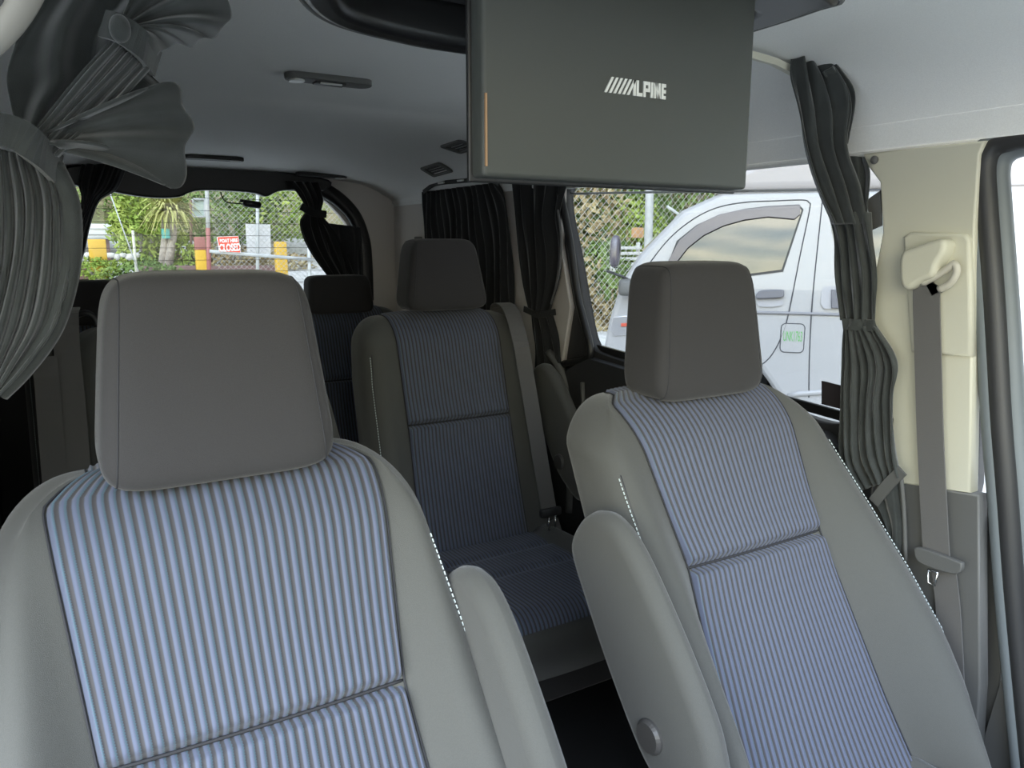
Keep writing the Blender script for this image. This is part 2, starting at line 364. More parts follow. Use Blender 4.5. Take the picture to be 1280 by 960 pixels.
# rear wall with the tailgate window
hole = [(-.56, .80), (-.56, 1.02), (-.545, 1.14), (-.50, 1.20), (-.40, 1.222), (-.30, 1.226), (.05, 1.218), (.35, 1.222), (.46, 1.20), (.55, 1.12), (.605, 1.03), (.615, .9), (.615, .76), (.55, .70), (-.5, .70)]
o = prism('wall_rear', [(-.83, FL), (.83, FL), (.845, 1.18), (.80, 1.26), (.6, 1.31), (-.6, 1.31), (-.80, 1.26), (-.845, 1.18)], ((0, 3.40, 0), (1, 0, 0), ZE, (0, 1, 0), .04), M_lpill, holes=(smooth_poly(hole, 80),)); struct(o)
struct(box('window_5', (.03, 3.425, .96), (1.26, .004, .60), M_glass, bevel=0))
mbw = MB()
for k in range(9): mbw.box((.03, 3.420, .78 + k * .05), (1.2, .001, .0016))
struct(mbw.build('trim_15', mat('heater_line', (.25, .22, .2), .6)))
# black garnish around the rear window and the deeper top panel with the lamp bulge
P = catmull(np.array([(-.60, .80), (-.60, 1.04), (-.575, 1.17), (-.50, 1.235), (-.3, 1.255), (.05, 1.25), (.38, 1.25), (.50, 1.215), (.60, 1.13), (.645, 1.02), (.655, .9), (.655, .74)]), 60)
struct(tube('trim_16', [(x, 3.385, z) for x, z in P], .034, M_black, n=10, squash=.6))
struct(prism('trim_17', [tuple(p) for p in catmull(np.array([(-.50, 1.23), (-.46, 1.205), (-.40, 1.20), (-.36, 1.192), (-.28, 1.178), (-.2, 1.172), (-.12, 1.178), (-.07, 1.20), (0, 1.208), (.12, 1.206), (.18, 1.20), (.22, 1.19), (.28, 1.215), (.40, 1.222), (.47, 1.225), (.48, 1.27), (.2, 1.30), (-.2, 1.30), (-.48, 1.28)]), 80, closed=True)], ((0, 3.34, 0), (1, 0, 0), ZE, (0, 1, 0), .05), M_black, bevel=.008))
# rear parcel ledge and wheel boxes behind the last row
struct(box('trim_18', (0, 3.27, .24), (1.64, .24, .88), M_dplas, bevel=.02))

# ------------------------------------------------------------------ seats
def seat_mesh(root, p, third=False):
    """p: Zt top of back, zb bottom of back, lean (dy/dz), half widths, insert; local y=0 front of the back's top, z from floor"""
    Zt, zb, lean = p['Zt'], p['zb'], p['lean']; zs_w, wv = p['w']; wiz, wiv = p['wi']; seamz = p['seam']; nr = p['ribs']; T0 = p.get('T', .15)
    def par(z):
        q = max(0., (z - (Zt - .085)) / .085); q = min(q, 1.); sh = 1 - math.sqrt(max(0, 1 - q * q))
        d = (Zt - .085 - z)
        yf = (Zt - .03 - z) * -lean + .085 * sh + .10 * max(0, .22 - (z - zb)) ** 1.5 * -1
        w = np.interp(z, zs_w, wv) - .075 * sh
        wi = min(np.interp(z, wiz, wiv), w - .02)
        b = np.interp(z, (zb, zb + .12, zb + .3, Zt - .14, Zt - .05), (.06, p['bol'], p['bol'] * .75, .022, .004)) * (1 - sh)
        T = T0 - .115 * sh
        return yf, w, wi, b, T
    def loop(z):
        yf, w, wi, b, T = par(z)
        H = [(0, yf + .02), (wi * .6, yf + .02), (wi, yf + .002), (wi + .55 * (w - wi), yf - b), (w - .012, yf - .5 * b + .012), (w, yf + .36 * T + .005), (w - .015, yf + T * .82), (.6 * w, yf + T), (0, yf + T)]
        full = H + [(-x, y) for x, y in H[-2:0:-1]]
        L = catmull(np.array(full), 96, closed=True); wl = p.get('wl')
        if wl and w > wl: L[:, 0] = np.where(L[:, 0] < -wi, -wi + (L[:, 0] + wi) * (wl - wi) / (w - wi), L[:, 0])
        return L
    zl = list(np.linspace(zb, Zt - .085, 30)) + [Zt - .085 + .085 * math.sin(a) for a in np.linspace(.12, PI / 2, 12)]
    rows = []
    for z in zl:
        L = loop(z); rows.append(np.c_[L, np.full(len(L), z)])
    loft('backrest', rows, p['mat'], root)
    # ribbed centre panel
    path = []
    for z in list(np.linspace(zb + .02, Zt - .09, 180)) + [Zt - .085 + .085 * math.sin(a) for a in np.linspace(.05, PI / 2, 16)]:
        yf, w, wi, b, T = par(z); path.append((yf, z, wi))
    yl, zl_, wl = path[-1]; path += [(yl + .012, zl_ + .001, wl), (yl + .028, zl_ - .001, wl)]
    path = np.array(path); tg = np.gradient(path[:, :2], axis=0); tg /= np.linalg.norm(tg, axis=1)[:, None]
    nrm = np.c_[-tg[:, 1], tg[:, 0]]      # pointing to -y / +z
    al = np.r_[0, np.cumsum(np.linalg.norm(np.diff(path[:, :2], axis=0), axis=1))]
    nc = nr * 8 + 1; V = []; U = []
    for i, (yf, z, wi) in enumerate(path):
        for j in range(nc):
            a = j / (nc - 1) * 2 - 1; ru = (a + 1) / 2 * nr
            e_ = min(1, (1 - abs(a)) / .04)
            rib = .0028 * (.5 - .5 * math.cos(2 * PI * ru)); g = -.021 * math.exp(-((z - seamz) / .007) ** 2) + .006 * math.exp(-((z - seamz) / .05) ** 2)
            off = (.0035 + rib + g) * e_ - .004 * (1 - e_) + .006 * (1 - a * a)
            V.append((a * wi, yf + nrm[i, 0] * off, z + nrm[i, 1] * off)); U.append((ru, al[i]))
    mesh_obj('ribbed_panel', V, grid_faces(len(path), nc), M_str, root, uvs=U)
    yf, w_, wi, b_, T_ = par(seamz)
    tube('cross_seam', [(a * wi, yf + .004 - .004 * (1 - a * a), seamz) for a in np.linspace(-1, 1, 30)], .0022, M_seam, root, n=5)
    # piping on both sides of the panel
    for s in (-1, 1):
        tube('piping', [(s * wi, yf + nrm[i, 0] * .001, z + nrm[i, 1] * .001) for i, (yf, z, wi) in enumerate(path)], .0014, M_seam, root, n=5)
    # stitched seam along the outer bolster edge
    for s in (-1, 1):
        sm = MB(); pts = []; ix = 22 if s > 0 else 96 - 22
        for z in np.linspace(zb + .02, Zt - .10, 90):
            L = loop(z); t_ = L[(ix + 1) % 96] - L[ix - 1]; n_ = np.array((t_[1], -t_[0])); n_ /= np.linalg.norm(n_); n_ *= -1 if n_[1] > 0 else 1
            pts.append((*(L[ix] + n_ * .0012), z))
        pts = np.array(pts); d = np.r_[0, np.cumsum(np.linalg.norm(np.diff(pts, axis=0), axis=1))]
        tube('piping', [q - np.array((s * .004, 0, 0)) for q in pts], .0016, M_seam, root, n=5)
        n = int(d[-1] / .0075)
        for k in range(n):
            a = [np.interp(k * .0075, d, pts[:, c]) for c in range(3)]; b = [np.interp(k * .0075 + .0048, d, pts[:, c]) for c in range(3)]
            off = np.array((s * .0012, 0, 0)); sm.tube([np.array(a) + off, np.array(b) + off], .0011, 5)
        sm.build('stitching', M_thread, root)
    # headrest
    hc, hx, hy, hz, tp = p['head']
    hd = loft('headrest', superq(hc, hx, hy, hz, .30, 56, tp, p.get('hlean', 0)), p['hmat'], root)
    for s in (-1, 1):
        P = []
        for i in range(49):
            ph = 2 * PI * i / 48; cz = .936 * math.copysign(abs(math.sin(ph)) ** .30, math.sin(ph)); cy = .936 * math.copysign(abs(math.cos(ph)) ** .30, math.cos(ph))
            k = 1 + (tp - 1) * (cz + 1) / 2
            P.append((hc[0] + s * hx * k * .86, hc[1] + (hy * cy * (1 + (tp - 1) * .4 * (cz + 1) / 2)) + p.get('hlean', 0) * cz, hc[2] + hz * cz))
        tube('piping', P, .0009, M_seam, hd, n=5)
    for s in (-1, 1):
        tube('headrest_post', [(s * .055, .075, Zt - .05), (s * .055, hc[1], hc[2] - hz * .5)], .006, M_chrome, root, n=10)
        MB().tube([(s * .055, .075, Zt - .012), (s * .055, .075, Zt + .006)], .014, 12).build('post_collar', M_dplas, root, smooth=True)
    # cushion
    c0, c1, cz, chw = p['cush']
    rows = []
    for k, y in enumerate(list(np.linspace(c1, c0 + .06, 8)) + [c0 + .06 - .06 * math.sin(a) for a in np.linspace(.2, PI / 2, 7)]):
        q = max(0, (c0 + .06 - y) / .06); sh = 1 - math.sqrt(max(0, 1 - min(1, q) ** 2)); top = cz - .05 * sh + .02 * (1 - (y - c0) / (c1 - c0))
        H = [(0, top - .012), (chw * .6, top - .008), (chw * .82, top + .022 * (1 - sh)), (chw, top - .04), (chw - .01, cz - .13), (0, cz - .15)]
        L = catmull(np.array(H + [(-a, b) for a, b in H[-2:0:-1]]), 48, closed=True)
        rows.append(np.array([(a, y, b) for a, b in L]))
    loft('cushion', rows, p['mat'], root)
    V = []; U = []; ys_ = list(np.linspace(c1 - .02, c0 + .06, 40)) + [c0 + .06 - .06 * math.sin(a) for a in np.linspace(.1, PI / 2 * .9, 12)]
    for i, y in enumerate(ys_):
        q = max(0, (c0 + .06 - y) / .06); sh = 1 - math.sqrt(max(0, 1 - min(1, q) ** 2)); top = cz - .05 * sh + .02 * (1 - (y - c0) / (c1 - c0))
        for j in range(nc):
            a = j / (nc - 1) * 2 - 1; ru = (a + 1) / 2 * nr
            g = -.01 * math.exp(-((y - (c0 + c1) / 2) / .012) ** 2) - .01 * math.exp(-((y - c1 + .12) / .012) ** 2)
            V.append((a * chw * .62, y - .004 * sh, top + .005 + g + .0028 * (.5 - .5 * math.cos(2 * PI * ru)) - .012 * max(0, abs(a) - .96) / .04)); U.append((ru, y))
    mesh_obj('cushion_panel', V, grid_faces(len(ys_), nc), M_str, root, uvs=U)
    bx = MB().box((0, (c0 + c1) / 2 + .02, (cz - .12) / 2 + .03), (chw * 1.7, (c1 - c0) - .08, cz - .18)).build('seat_base', p.get('basemat', M_dplas), root, bevel=.01)
    # armrests folded up against the back
    for s in p.get('arms', ()):
        A = p['arm']; th = .044; xi = s * (A['x'] - th / 2)
        o = prism('armrest', [tuple(q) for q in catmull(np.array(A['poly']), 64, closed=True)], ((xi - th / 2, 0, 0), (0, 1, 0), ZE, (1, 0, 0), th), p['mat'], root, bevel=.022)
        o.data.polygons.foreach_set('use_smooth', [True] * len(o.data.polygons))
        cy, cz_ = A['cap']
        MB().tube([(xi - .031, cy, cz_), (xi - .026, cy, cz_), (xi + .026, cy, cz_), (xi + .031, cy, cz_)], [.022, .026, .026, .022], 28).build('pivot_cap', M_cap, o, smooth=False)
b0 = -FL
armp = [(-.018, .50), (-.036, .55), (-.075, .582), (-.125, .585), (-.18, .55), (-.255, .468), (-.32, .385), (-.352, .33), (-.372, .25), (-.35, .20), (-.30, .185), (-.25, .21), (-.20, .245), (-.13, .328), (-.064, .421)]
armp = [(y, z + b0) for y, z in armp]
FP = dict(Zt=.725 + b0, zb=.0 + b0, lean=.52, w=((b0 + .05, .2 + b0, .3 + b0, .5 + b0, .65 + b0, .73 + b0), (.27, .302, .300, .272, .25, .24)),
          wi=((b0, .2 + b0, .47 + b0, .70 + b0), (.215, .19, .166, .192)), seam=.47 + b0, ribs=31, bol=.105, mat=M_fab, hmat=M_fabd,
          head=((0, .065, .843 + b0), .14, .062, .124, .80), hlean=.012, cush=(-.80, -.25, .085 + b0, .25), arms=(), arm=dict(x=.335, poly=armp, cap=(-.225, .289 + b0)))
fs = empty('front_seat', (-.435, .925, FL), 'grey front seat with lavender-blue ribbed panel filling the lower corner beside the open doorway', 'car seat', 'front seats')
seat_mesh(fs, dict(FP, arms=(1,), arm=dict(FP['arm'], x=.295)))
fs2 = empty('front_seat', (.43, .99, FL), 'grey front seat with blue ribbed panel and round pivot cap beside the cream pillar', 'car seat', 'front seats')
seat_mesh(fs2, dict(FP, arms=(-1,), bol=.125, wl=.275, arm=dict(FP['arm'], x=.333, poly=[(y + .012, z) for y, z in armp]), w=((b0, .08 + b0, .16 + b0, .23 + b0, .30 + b0, .4 + b0, .5 + b0, .65 + b0, .73 + b0), (.20, .25, .305, .345, .358, .346, .322, .278, .25))))
SP = dict(FP, Zt=.783 + b0, zb=.02 + b0, lean=.27, w=((b0, .3 + b0, .6 + b0, .8 + b0), (.285, .295, .29, .27)), wi=((b0, .46 + b0, .78 + b0), (.18, .172, .174)), seam=.475 + b0, bol=.05, ribs=30, hmat=M_fabd, mat=M_fab,
          head=((.008, .065, .905 + b0), .142, .062, .108, .74), cush=(-.70, -.19, .12 + b0, .28), basemat=M_fabd,
          arm=dict(x=.345, poly=[(y + .05, z + .03) for y, z in armp], cap=(-.17, .32 + b0)), arms=(1,))
ss = empty('passenger_seat', (.435, 2.10, FL), 'dark ribbed second-row seat with belt across it, seen between the front seats', 'car seat', 'second-row seats')
seat_mesh(ss, SP)
c = copy_tree(ss); c.location = (-.305, 2.16, FL)
for ch in c.children:
    if ch.name.startswith('headrest'): ch.location.z -= .085
c.name = c.name; c['label'] = 'shadowed second-row seat mostly hidden behind the big headrest'
TP = dict(SP, Zt=.74 + b0, head=((0, .06, .80 + b0), .135, .05, .075, .92), cush=(-.50, -.15, .12 + b0, .26), arms=(), w=((b0, .8 + b0), (.27, .26)))
ts = empty('passenger_seat', (.39, 2.93, FL), 'black third-row seat below the tied rear window curtain', 'car seat', 'third-row seats')
seat_mesh(ts, TP)
c = copy_tree(ts); c.location = (-.43, 2.93, FL); c['label'] = 'black third-row seat in the gap beside the big headrest and pleated curtain'

# ------------------------------------------------------------------ overhead monitor
mo = empty('overhead_monitor', (-.03, .78, 1.30), 'dark grey flip-down ceiling monitor with silver logo on its lowered lid', 'monitor')
ML = np.array(mo.location)
def loc(p): return np.array(p) - ML
lx0, lx1, lz0, lz1 = -.213, .165, 1.066, 1.312
lid = MB().box(loc(((lx0 + lx1) / 2, .714, (lz0 + lz1) / 2)), (lx1 - lx0, .028, lz1 - lz0)).build('lid', M_lid, mo, bevel=.005)
box('lid_edge', loc(((lx0 + lx1) / 2, .7262, (lz0 + lz1) / 2)), (lx1 - lx0 + .008, .006, lz1 - lz0 + .008), M_black, mo, bevel=.002)
box('edge_glint', loc((lx0 + .003, .6995, lz0 + .045)), (.0022, .002, .07), mat('painted_glint', (.36, .22, .12), .4, metal=.3), lid, bevel=0)  # orange glint on the lid's lower edge, painted as a coppery strip
box('screen', loc(((lx0 + lx1) / 2, .7300, (lz0 + lz1) / 2)), (lx1 - lx0 - .03, .003, lz1 - lz0 - .03), M_black, mo, bevel=.001)
# logo: six slanted bars then the word
lp = onY(757, 106, .6995); lp2 = onY(831, 113, .6995); LH_ = .0165; LW = lp2[0] - lp[0]; zc = (lp[2] + lp2[2]) / 2 - .0005
lg = MB(); x0 = lp[0] - .002
for k in range(6):
    a = x0 + k * .0062; sl = .0095 if k < 5 else .0095
    V = [(a, .6985, zc - LH_ / 2), (a + .0034, .6985, zc - LH_ / 2), (a + .0034 + sl, .6985, zc + LH_ / 2), (a + sl, .6985, zc + LH_ / 2)]
    V += [(x, .7003, z) for x, y, z in V]; lg.add([loc(v) for v in V], [(0, 1, 2, 3), (4, 7, 6, 5), (0, 4, 5, 1), (1, 5, 6, 2), (2, 6, 7, 3), (3, 7, 4, 0)])
lo = lg.build('logo', M_silver, lid)
# letters as strokes: A leg, L, P, I, N, E in one heavy face
st = MB(); xa = x0 + 5 * .0062 + .0095
def bar(xc_, zc_, w, h): st.box(loc((xc_, .6994, zc_)), (w, .0018, h))
H = LH_; S_ = lp2[0] - xa + .001; t_ = .066 * S_; hb = .0034
def fx(a, b, z0=-.5, z1=.5): bar(xa + S_ * (a + b) / 2, zc + H * (z0 + z1) / 2, S_ * (b - a), H * (z1 - z0))
fx(-.005, .065)                                                          # upright of the A
fx(.085, .155); fx(.155, .27, -.5, -.28)                                # L
fx(.30, .37); fx(.37, .50, .28, .5); fx(.37, .50, -.16, .06); fx(.445, .50, .06, .28)   # P
fx(.53, .60)                                                             # I
fx(.63, .695); fx(.765, .83)                                             # N
V = [(xa + S_ * a, .6985, zc + H * b) for a, b in ((.645, .5), (.70, .5), (.815, -.5), (.76, -.5))]
V += [(x, .7003, z) for x, y, z in V]; st.add([loc(v) for v in V], [(0, 1, 2, 3), (4, 7, 6, 5), (0, 4, 5, 1), (1, 5, 6, 2), (2, 6, 7, 3), (3, 7, 4, 0)])
fx(.86, .925); fx(.925, 1.0, .28, .5); fx(.925, 1.0, -.11, .11); fx(.925, 1.0, -.5, -.28)   # E
st.build('lettering', M_silver, lid)
# housing tray: a boat-shaped ring that the lid folds into
out = catmull(np.array([(-.335, .72), (-.34, .85), (-.315, .97), (-.24, 1.07), (-.12, 1.115), (-.03, 1.125), (.10, 1.115), (.20, 1.07), (.26, .97), (.275, .85), (.27, .70), (.24, .645), (-.03, .62), (-.30, .655)]), 90, closed=True)
inn = [tuple(p) for p in catmull(np.array([(-.275, .76), (-.285, .86), (-.265, .96), (-.20, 1.04), (-.03, 1.075), (.14, 1.04), (.205, .96), (.22, .86), (.21, .76), (.17, .735), (-.03, .735), (-.24, .735)]), 60, closed=True)]
prism('housing', [tuple(p) for p in out], (loc((0, 0, 1.286)), (1, 0, 0), (0, 1, 0), (0, 0, 1), .065), M_black, mo, bevel=.014, holes=(inn,))
prism('tray_floor', [tuple(p) for p in (out * .95 + np.array((-.03, .87)) * .05)], (loc((0, 0, 1.345)), (1, 0, 0), (0, 1, 0), (0, 0, 1), .02), M_dplas, mo)
tb = MB()
for yy in (.84, .92, 1.0): tb.box(loc((-.03, yy, 1.343)), (.36, .010, .006))
tb.build('tray_rib', M_gplas, mo)
tube('housing_trim', [loc((x, y, 1.292)) for x, y in np.r_[out, out[:1]] * .995 + np.array((-.03, .87)) * .005], .004, M_gplas, mo, n=6)
for sx in (-.19, .175): MB().tube([loc((sx, .712, 1.305)), loc((sx, .712, 1.335))], .011, 14).build('hinge', M_gplas, mo, smooth=True)

# ------------------------------------------------------------------ ceiling fittings
CX, CZ = zip(*[(abs(x), z) for x, z in prof[:26][::-1]])
def zceil(x, y):
    z = np.interp(abs(x), CX, CZ); d = 0
    if y > 2.12: d = .012 * min(1, (y - 2.12) / .06) + .075 * max(0, (y - 2.16) / 1.26) ** 1.6
    return z - d * (1 if z > 1.3 else max(0, (z - 1.165) / .135))
def ceil_hit(u, v):
    d = ray(u, v)
    for t in np.linspace(.8, 4.2, 6000):
        p = CAM + d * t
        if abs(p[0]) > .80 or p[2] > zceil(p[0], p[1]): break
    e_ = .004; x, y = p[0], p[1]
    gx = (zceil(x + e_, y) - zceil(x - e_, y)) / (2 * e_); gy = (zceil(x, y + e_) - zceil(x, y - e_)) / (2 * e_)
    n = np.array((gx, gy, -1.)); n /= np.linalg.norm(n); return p, n
cl_ = empty('ceiling_light', (-.005, 1.80, 1.37), 'slim chrome-lensed cabin light in the middle of the headliner', 'light')
prism('bezel', rr(-.10, -.028, .10, .028, .026), ((0, 0, -.012), (1, 0, 0), (0, 1, 0), (0, 0, 1), .016), M_gplas, cl_, bevel=.003)
prism('lens', rr(-.092, -.02, -.058, .02, .016), ((0, 0, -.016), (1, 0, 0), (0, 1, 0), (0, 0, 1), .01), M_silver, cl_, bevel=.002)
box('switch', (-.0, 0, -.013), (.07, .03, .006), M_dplas, cl_, bevel=.002)
box('highlight_strip', (.0, -.014, -.016), (.05, .006, .004), M_silver, cl_, bevel=.001)
def vent(u, v, X, label, w=.11, h=.075, square=True):
    p, nrm = ceil_hit(u, v); ex = np.array([0, 1., 0]); ey = np.cross(nrm, ex); ey /= np.linalg.norm(ey); ex = np.cross(ey, nrm)
    t = empty('air_vent', p - nrm * .002, label, 'vent', 'ceiling vents')
    prism('frame', rr(-w / 2, -h / 2, w / 2, h / 2, .014), (nrm * -.010, ex, ey, nrm, .02), M_gplas, t, bevel=.003, holes=(rr(-w * .36, -h * .32, w * .36, h * .32, .008),))
    prism('backing', rr(-w * .38, -h * .34, w * .38, h * .34, .008), (nrm * -.012, ex, ey, nrm, .006), M_black, t)
    for k in (-.18, .0, .18):
        o = MB(); o.box((0, 0, 0), (1, 1, 1)); prism('slat', rr(-w * .37, k * h - .004, w * .37, k * h + .004, .003), (nrm * .0, ex, ey, nrm, .005), M_dplas, t)
    return t
vent(575, 182, .745, 'square air vent high on the headliner side, close to the monitor', .15, .085)
vent(546, 211, .765, 'rounded air vent on the headliner side above the pleated side curtain', .17, .07)
for (u, v, lab) in ((266, 196, 'flat slotted lamp in the headliner above the rear window'), (402, 218, 'slim dark lamp with white end at the rear corner of the headliner')):
    p, nrm = ceil_hit(u, v)
    t = empty('ceiling_lamp', p, lab, 'light', 'rear ceiling lamps')
    prism('bezel', rr(-.11, -.03, .11, .03, .028), ((0, 0, -.012), (1, 0, 0), (0, 1, 0), (0, .12, 1), .018), M_dplas, t, bevel=.003)
    prism('lens', rr(.06, -.022, .10, .022, .018), ((0, 0, -.016), (1, 0, 0), (0, 1, 0), (0, .12, 1), .01), M_silver, t, bevel=.002)

# ------------------------------------------------------------------ curtains
def drape(name, Lp, Rp, folds, amp, m, parent, nrm=(0, 1, 0), nu=120, nv=60, seed=0, taper=None, gather=0.):
    """pleated cloth between two edge polylines, folds run top to bottom"""
    r_ = np.random.default_rng(seed); L = catmull(np.array(Lp), nv); R = catmull(np.array(Rp), nv); n_ = np.asarray(nrm, float)
    ph = r_.uniform(0, 6.28, 4); V = []
    for i in range(nv):
        t = i / (nv - 1); a_ = amp if taper is None else amp * np.interp(t, *taper)
        for j in range(nu):
            a = j / (nu - 1)
            aw = a + .012 * math.sin(3 * PI * t + 9 * a + ph[0])
            w = math.sin(2 * PI * folds * aw + .8 * math.sin(2.2 * t + ph[1])) + .45 * math.sin(2 * PI * folds * .37 * aw + ph[2] + 1.5 * t) + .2 * math.sin(2 * PI * folds * 2.3 * aw + ph[3] + 4 * t)
            V.append(L[i] * (1 - a) + R[i] * a + n_ * (w * a_))
    o = mesh_obj(name, V, grid_faces(nv, nu), m, parent); mod(o, 'SOLIDIFY', thickness=.003, offset=0); return o
def P3(pts, Y): return [onY(u, v, Y) for u, v in pts]
def PX(pts, X): return [onX(u, v, X) for u, v in pts]
# rail across the headliner behind the front seats
rl = [onY(900, 30, 1.03), onY(935, 45, 1.03), onY(980, 61, 1.04), onY(1026, 76, 1.05)]
xs = np.linspace(-.70, .76, 40)
rp = [(x, 1.06, np.interp(abs(x), [0, .42, .62, .72, .78], [1.356, 1.35, 1.335, 1.31, 1.29])) for x in xs]
tag(ribbon('curtain_rail', rp, .018, (0, 1, .2), .012, M_cream), 'pale curtain rail curving across the headliner behind the front seats', 'rail')
# partition curtain next to the open doorway, bunched and tied twice
cu = empty('partition_curtain', (0, 0, 0), 'grey-black gathered curtain hanging tied at the upper corner by the doorway', 'curtain', 'partition curtains')
Y0 = 1.06
def lc(name, Lp, Rp, folds, amp, seed, dy=0., **k): return drape(name, P3(Lp, Y0 + dy), P3(Rp, Y0 + dy), folds, amp, M_cur, cu, seed=seed, **k)
lc('upper_drape', [(45, -40), (40, 0), (20, 50), (8, 90), (14, 130), (25, 172)], [(235, -40), (215, 0), (185, 40), (190, 85), (206, 112), (140, 150), (66, 194)], 2.2, .018, 1, dy=.03)
lc('upper_fan', [(140, 28), (165, -10), (200, -40)], [(150, 48), (215, 62), (268, 46)], 0.1, .002, 2, dy=.0)
V = []
# upper ruffle: fan opening from the knot to the right
def fan(name, kn, arc, folds, amp, seed, dy, m=M_cur, kr=.03):
    kn = onY(*kn, Y0 + dy); A = catmull(np.array(P3(arc, Y0 + dy)), 120); r_ = np.random.default_rng(seed); ph = r_.uniform(0, 6, 3); V = []
    nv = 50
    for i in range(nv):
        t = i / (nv - 1)
        for j in range(120):
            a = j / 119; base = kn + (A[59] - kn) * 0
            st_ = kn + (A[j] - A[60]) * kr
            q = st_ * (1 - t) + A[j] * t
            w = math.sin(2 * PI * folds * a + ph[0]) + .4 * math.sin(2 * PI * folds * .45 * a + ph[1])
            rad = (A[j] - kn); V.append(q + np.array([0, 1, 0]) * amp * w * (.25 + .75 * t) + rad * .035 * w * t * t - np.array([0, 1, 0]) * .05 * math.sin(PI * t * .9))
    o = mesh_obj(name, V, grid_faces(nv, 120), m, cu); mod(o, 'SOLIDIFY', thickness=.003, offset=0); return o
bpy.data.objects.remove([o for o in cu.children if o.name.startswith('upper_fan')][0])
fan('upper_ruffle', (150, 38), [(190, -60), (260, -40), (281, 0), (278, 36), (255, 52), (232, 58), (208, 60), (188, 84)], 6, .010, 3, -.01)
fan('flared_ruffle', (45, 178), [(120, 148), (165, 128), (208, 106), (228, 135), (236, 165), (231, 200), (216, 237), (192, 208), (150, 190), (84, 192)], 5.5, .010, 4, -.02)
lc('middle_fold', [(140, 50), (95, 100), (55, 150), (30, 182)], [(185, 88), (150, 125), (105, 165), (72, 196)], 6, .007, 5, dy=-.045)
ribbon('tie_band', catmull(np.array([onY(130, 30, Y0 - .05), onY(150, 36, Y0 - .07), onY(176, 55, Y0 - .07), onY(195, 80, Y0 - .03)]), 16), .030, (.3, 0, 1), .006, M_cur, cu)
kp = onY(150, 36, Y0 - .075); loft('tie_knot', superq(kp, .011, .014, .015, 1., 24), M_cur, cu)
ribbon('waist_band', catmull(np.array([onY(-30, 160, Y0 - .04), onY(15, 165, Y0 - .075), onY(45, 185, Y0 - .075), onY(72, 212, Y0 - .03)]), 16), .034, (.2, 0, 1), .006, M_cur, cu)
lc('lower_drape', [(-40, 175), (-50, 260), (-60, 340), (-70, 430), (-60, 540)], [(66, 205), (84, 250), (88, 300), (84, 350), (66, 410), (30, 460), (-2, 492)], 11, .012, 6, dy=-.03, taper=((0, .3, 1), (.5, 1, 1)))
tube('hem', catmull(np.array(P3([(66, 205), (86, 250), (90, 300), (85, 350), (66, 410), (30, 460), (-2, 492)], Y0 - .03)), 40), .011, M_cur, cu, n=8)
# partition curtain along the far pillar
cr = empty('partition_curtain', (.78, 1.0, .5), 'long dark curtain gathered down the pillar between side window and cream belt trim', 'curtain', 'partition curtains')
cr.location = (0, 0, 0)
def rc(name, Lp, Rp, folds, amp, seed, X=.765, **k): return drape(name, PX(Lp, X), PX(Rp, X), folds, amp, M_cur, cr, nrm=(1, .3, 0), seed=seed, nu=90, **k)
def topn(pts): return [onY(u, v, y) for u, v, y in pts]
drape('upper_drape', topn([(990, 74, 1.04), (988, 100, 1.04), (996, 140, 1.03), (1006, 190, 1.02), (1022, 240, 1.01), (1040, 280, 1.0)]), topn([(1034, 68, 1.02), (1060, 105, .98), (1066, 135, .97), (1062, 180, .96), (1078, 230, .955), (1086, 280, .95)]), 3.5, .010, M_cur, cr, nrm=(.4, 1, 0), seed=11)
drape('side_bulge', topn([(1030, 90, 1.0), (1045, 110, 1.0), (1050, 150, 1.0), (1045, 180, 1.0)]), topn([(1045, 80, .99), (1064, 110, .98), (1066, 135, .975), (1058, 180, .98)]), 1.5, .006, M_cur, cr, nrm=(.4, 1, 0), seed=12)
rc('loose_fold', [(1052, 195), (1055, 225), (1062, 262), (1068, 300)], [(1080, 196), (1087, 215), (1086, 250), (1082, 300)], 1.6, .006, 13, X=.78)
rc('middle_drape', [(1036, 265), (1043, 300), (1046, 350), (1052, 400)], [(1086, 265), (1090, 300), (1096, 350), (1094, 404)], 4, .008, 14)
rc('waist_band', [(1052, 398), (1053, 405), (1054, 412)], [(1094, 400), (1095, 406), (1096, 414)], 2, .003, 15, X=.757)
rc('lower_drape', [(1054, 408), (1052, 460), (1050, 520), (1052, 575), (1072, 615)], [(1096, 408), (1122, 452), (1118, 500), (1120, 560), (1126, 595)], 7, .009, 16)
ribbon('tie_strap', catmull(np.array(PX([(1128, 588), (1110, 606), (1092, 628)], .755)), 8), .022, (0, 1, .9), .004, mat('strap', (.10, .10, .095), .8), cr)
tube('hanging_cord', catmull(np.array(PX([(1126, 592), (1130, 640), (1132, 700)], .762)), 8), .004, mat('strap', (.1, .1, .1)), cr)
rc('tail', [(1092, 622), (1108, 660), (1112, 690)], [(1124, 600), (1130, 650), (1130, 700)], 1.5, .006, 18, X=.775)
MB().tube([onX(1012, 66, .76), onX(1010, 76, .76)], .014, 10).build('rail_stop', M_dplas, cr)
tag(prism('fabric_patch', [yz(1028, 476, .815), yz(1028, 505, .815), yz(1052, 511, .815), yz(1052, 482, .815)], ((.812, 0, 0), (0, 1, 0), ZE, (1, 0, 0), .004), mat('patch_black', (.02, .015, .018), .9)), 'small black rectangular patch low on the side window beside the curtain', 'patch')
# window strap holding the loose fold to the pillar
tag(prism('curtain_holder', [yz(1083, 250, .80), yz(1100, 238, .80), yz(1101, 282, .80), yz(1088, 288, .80)], ((.80, 0, 0), (0, 1, 0), ZE, (1, 0, 0), .006), M_gplas, bevel=.001), 'grey strap tab bridging pillar edge and curtain at the top of the side window', 'strap')
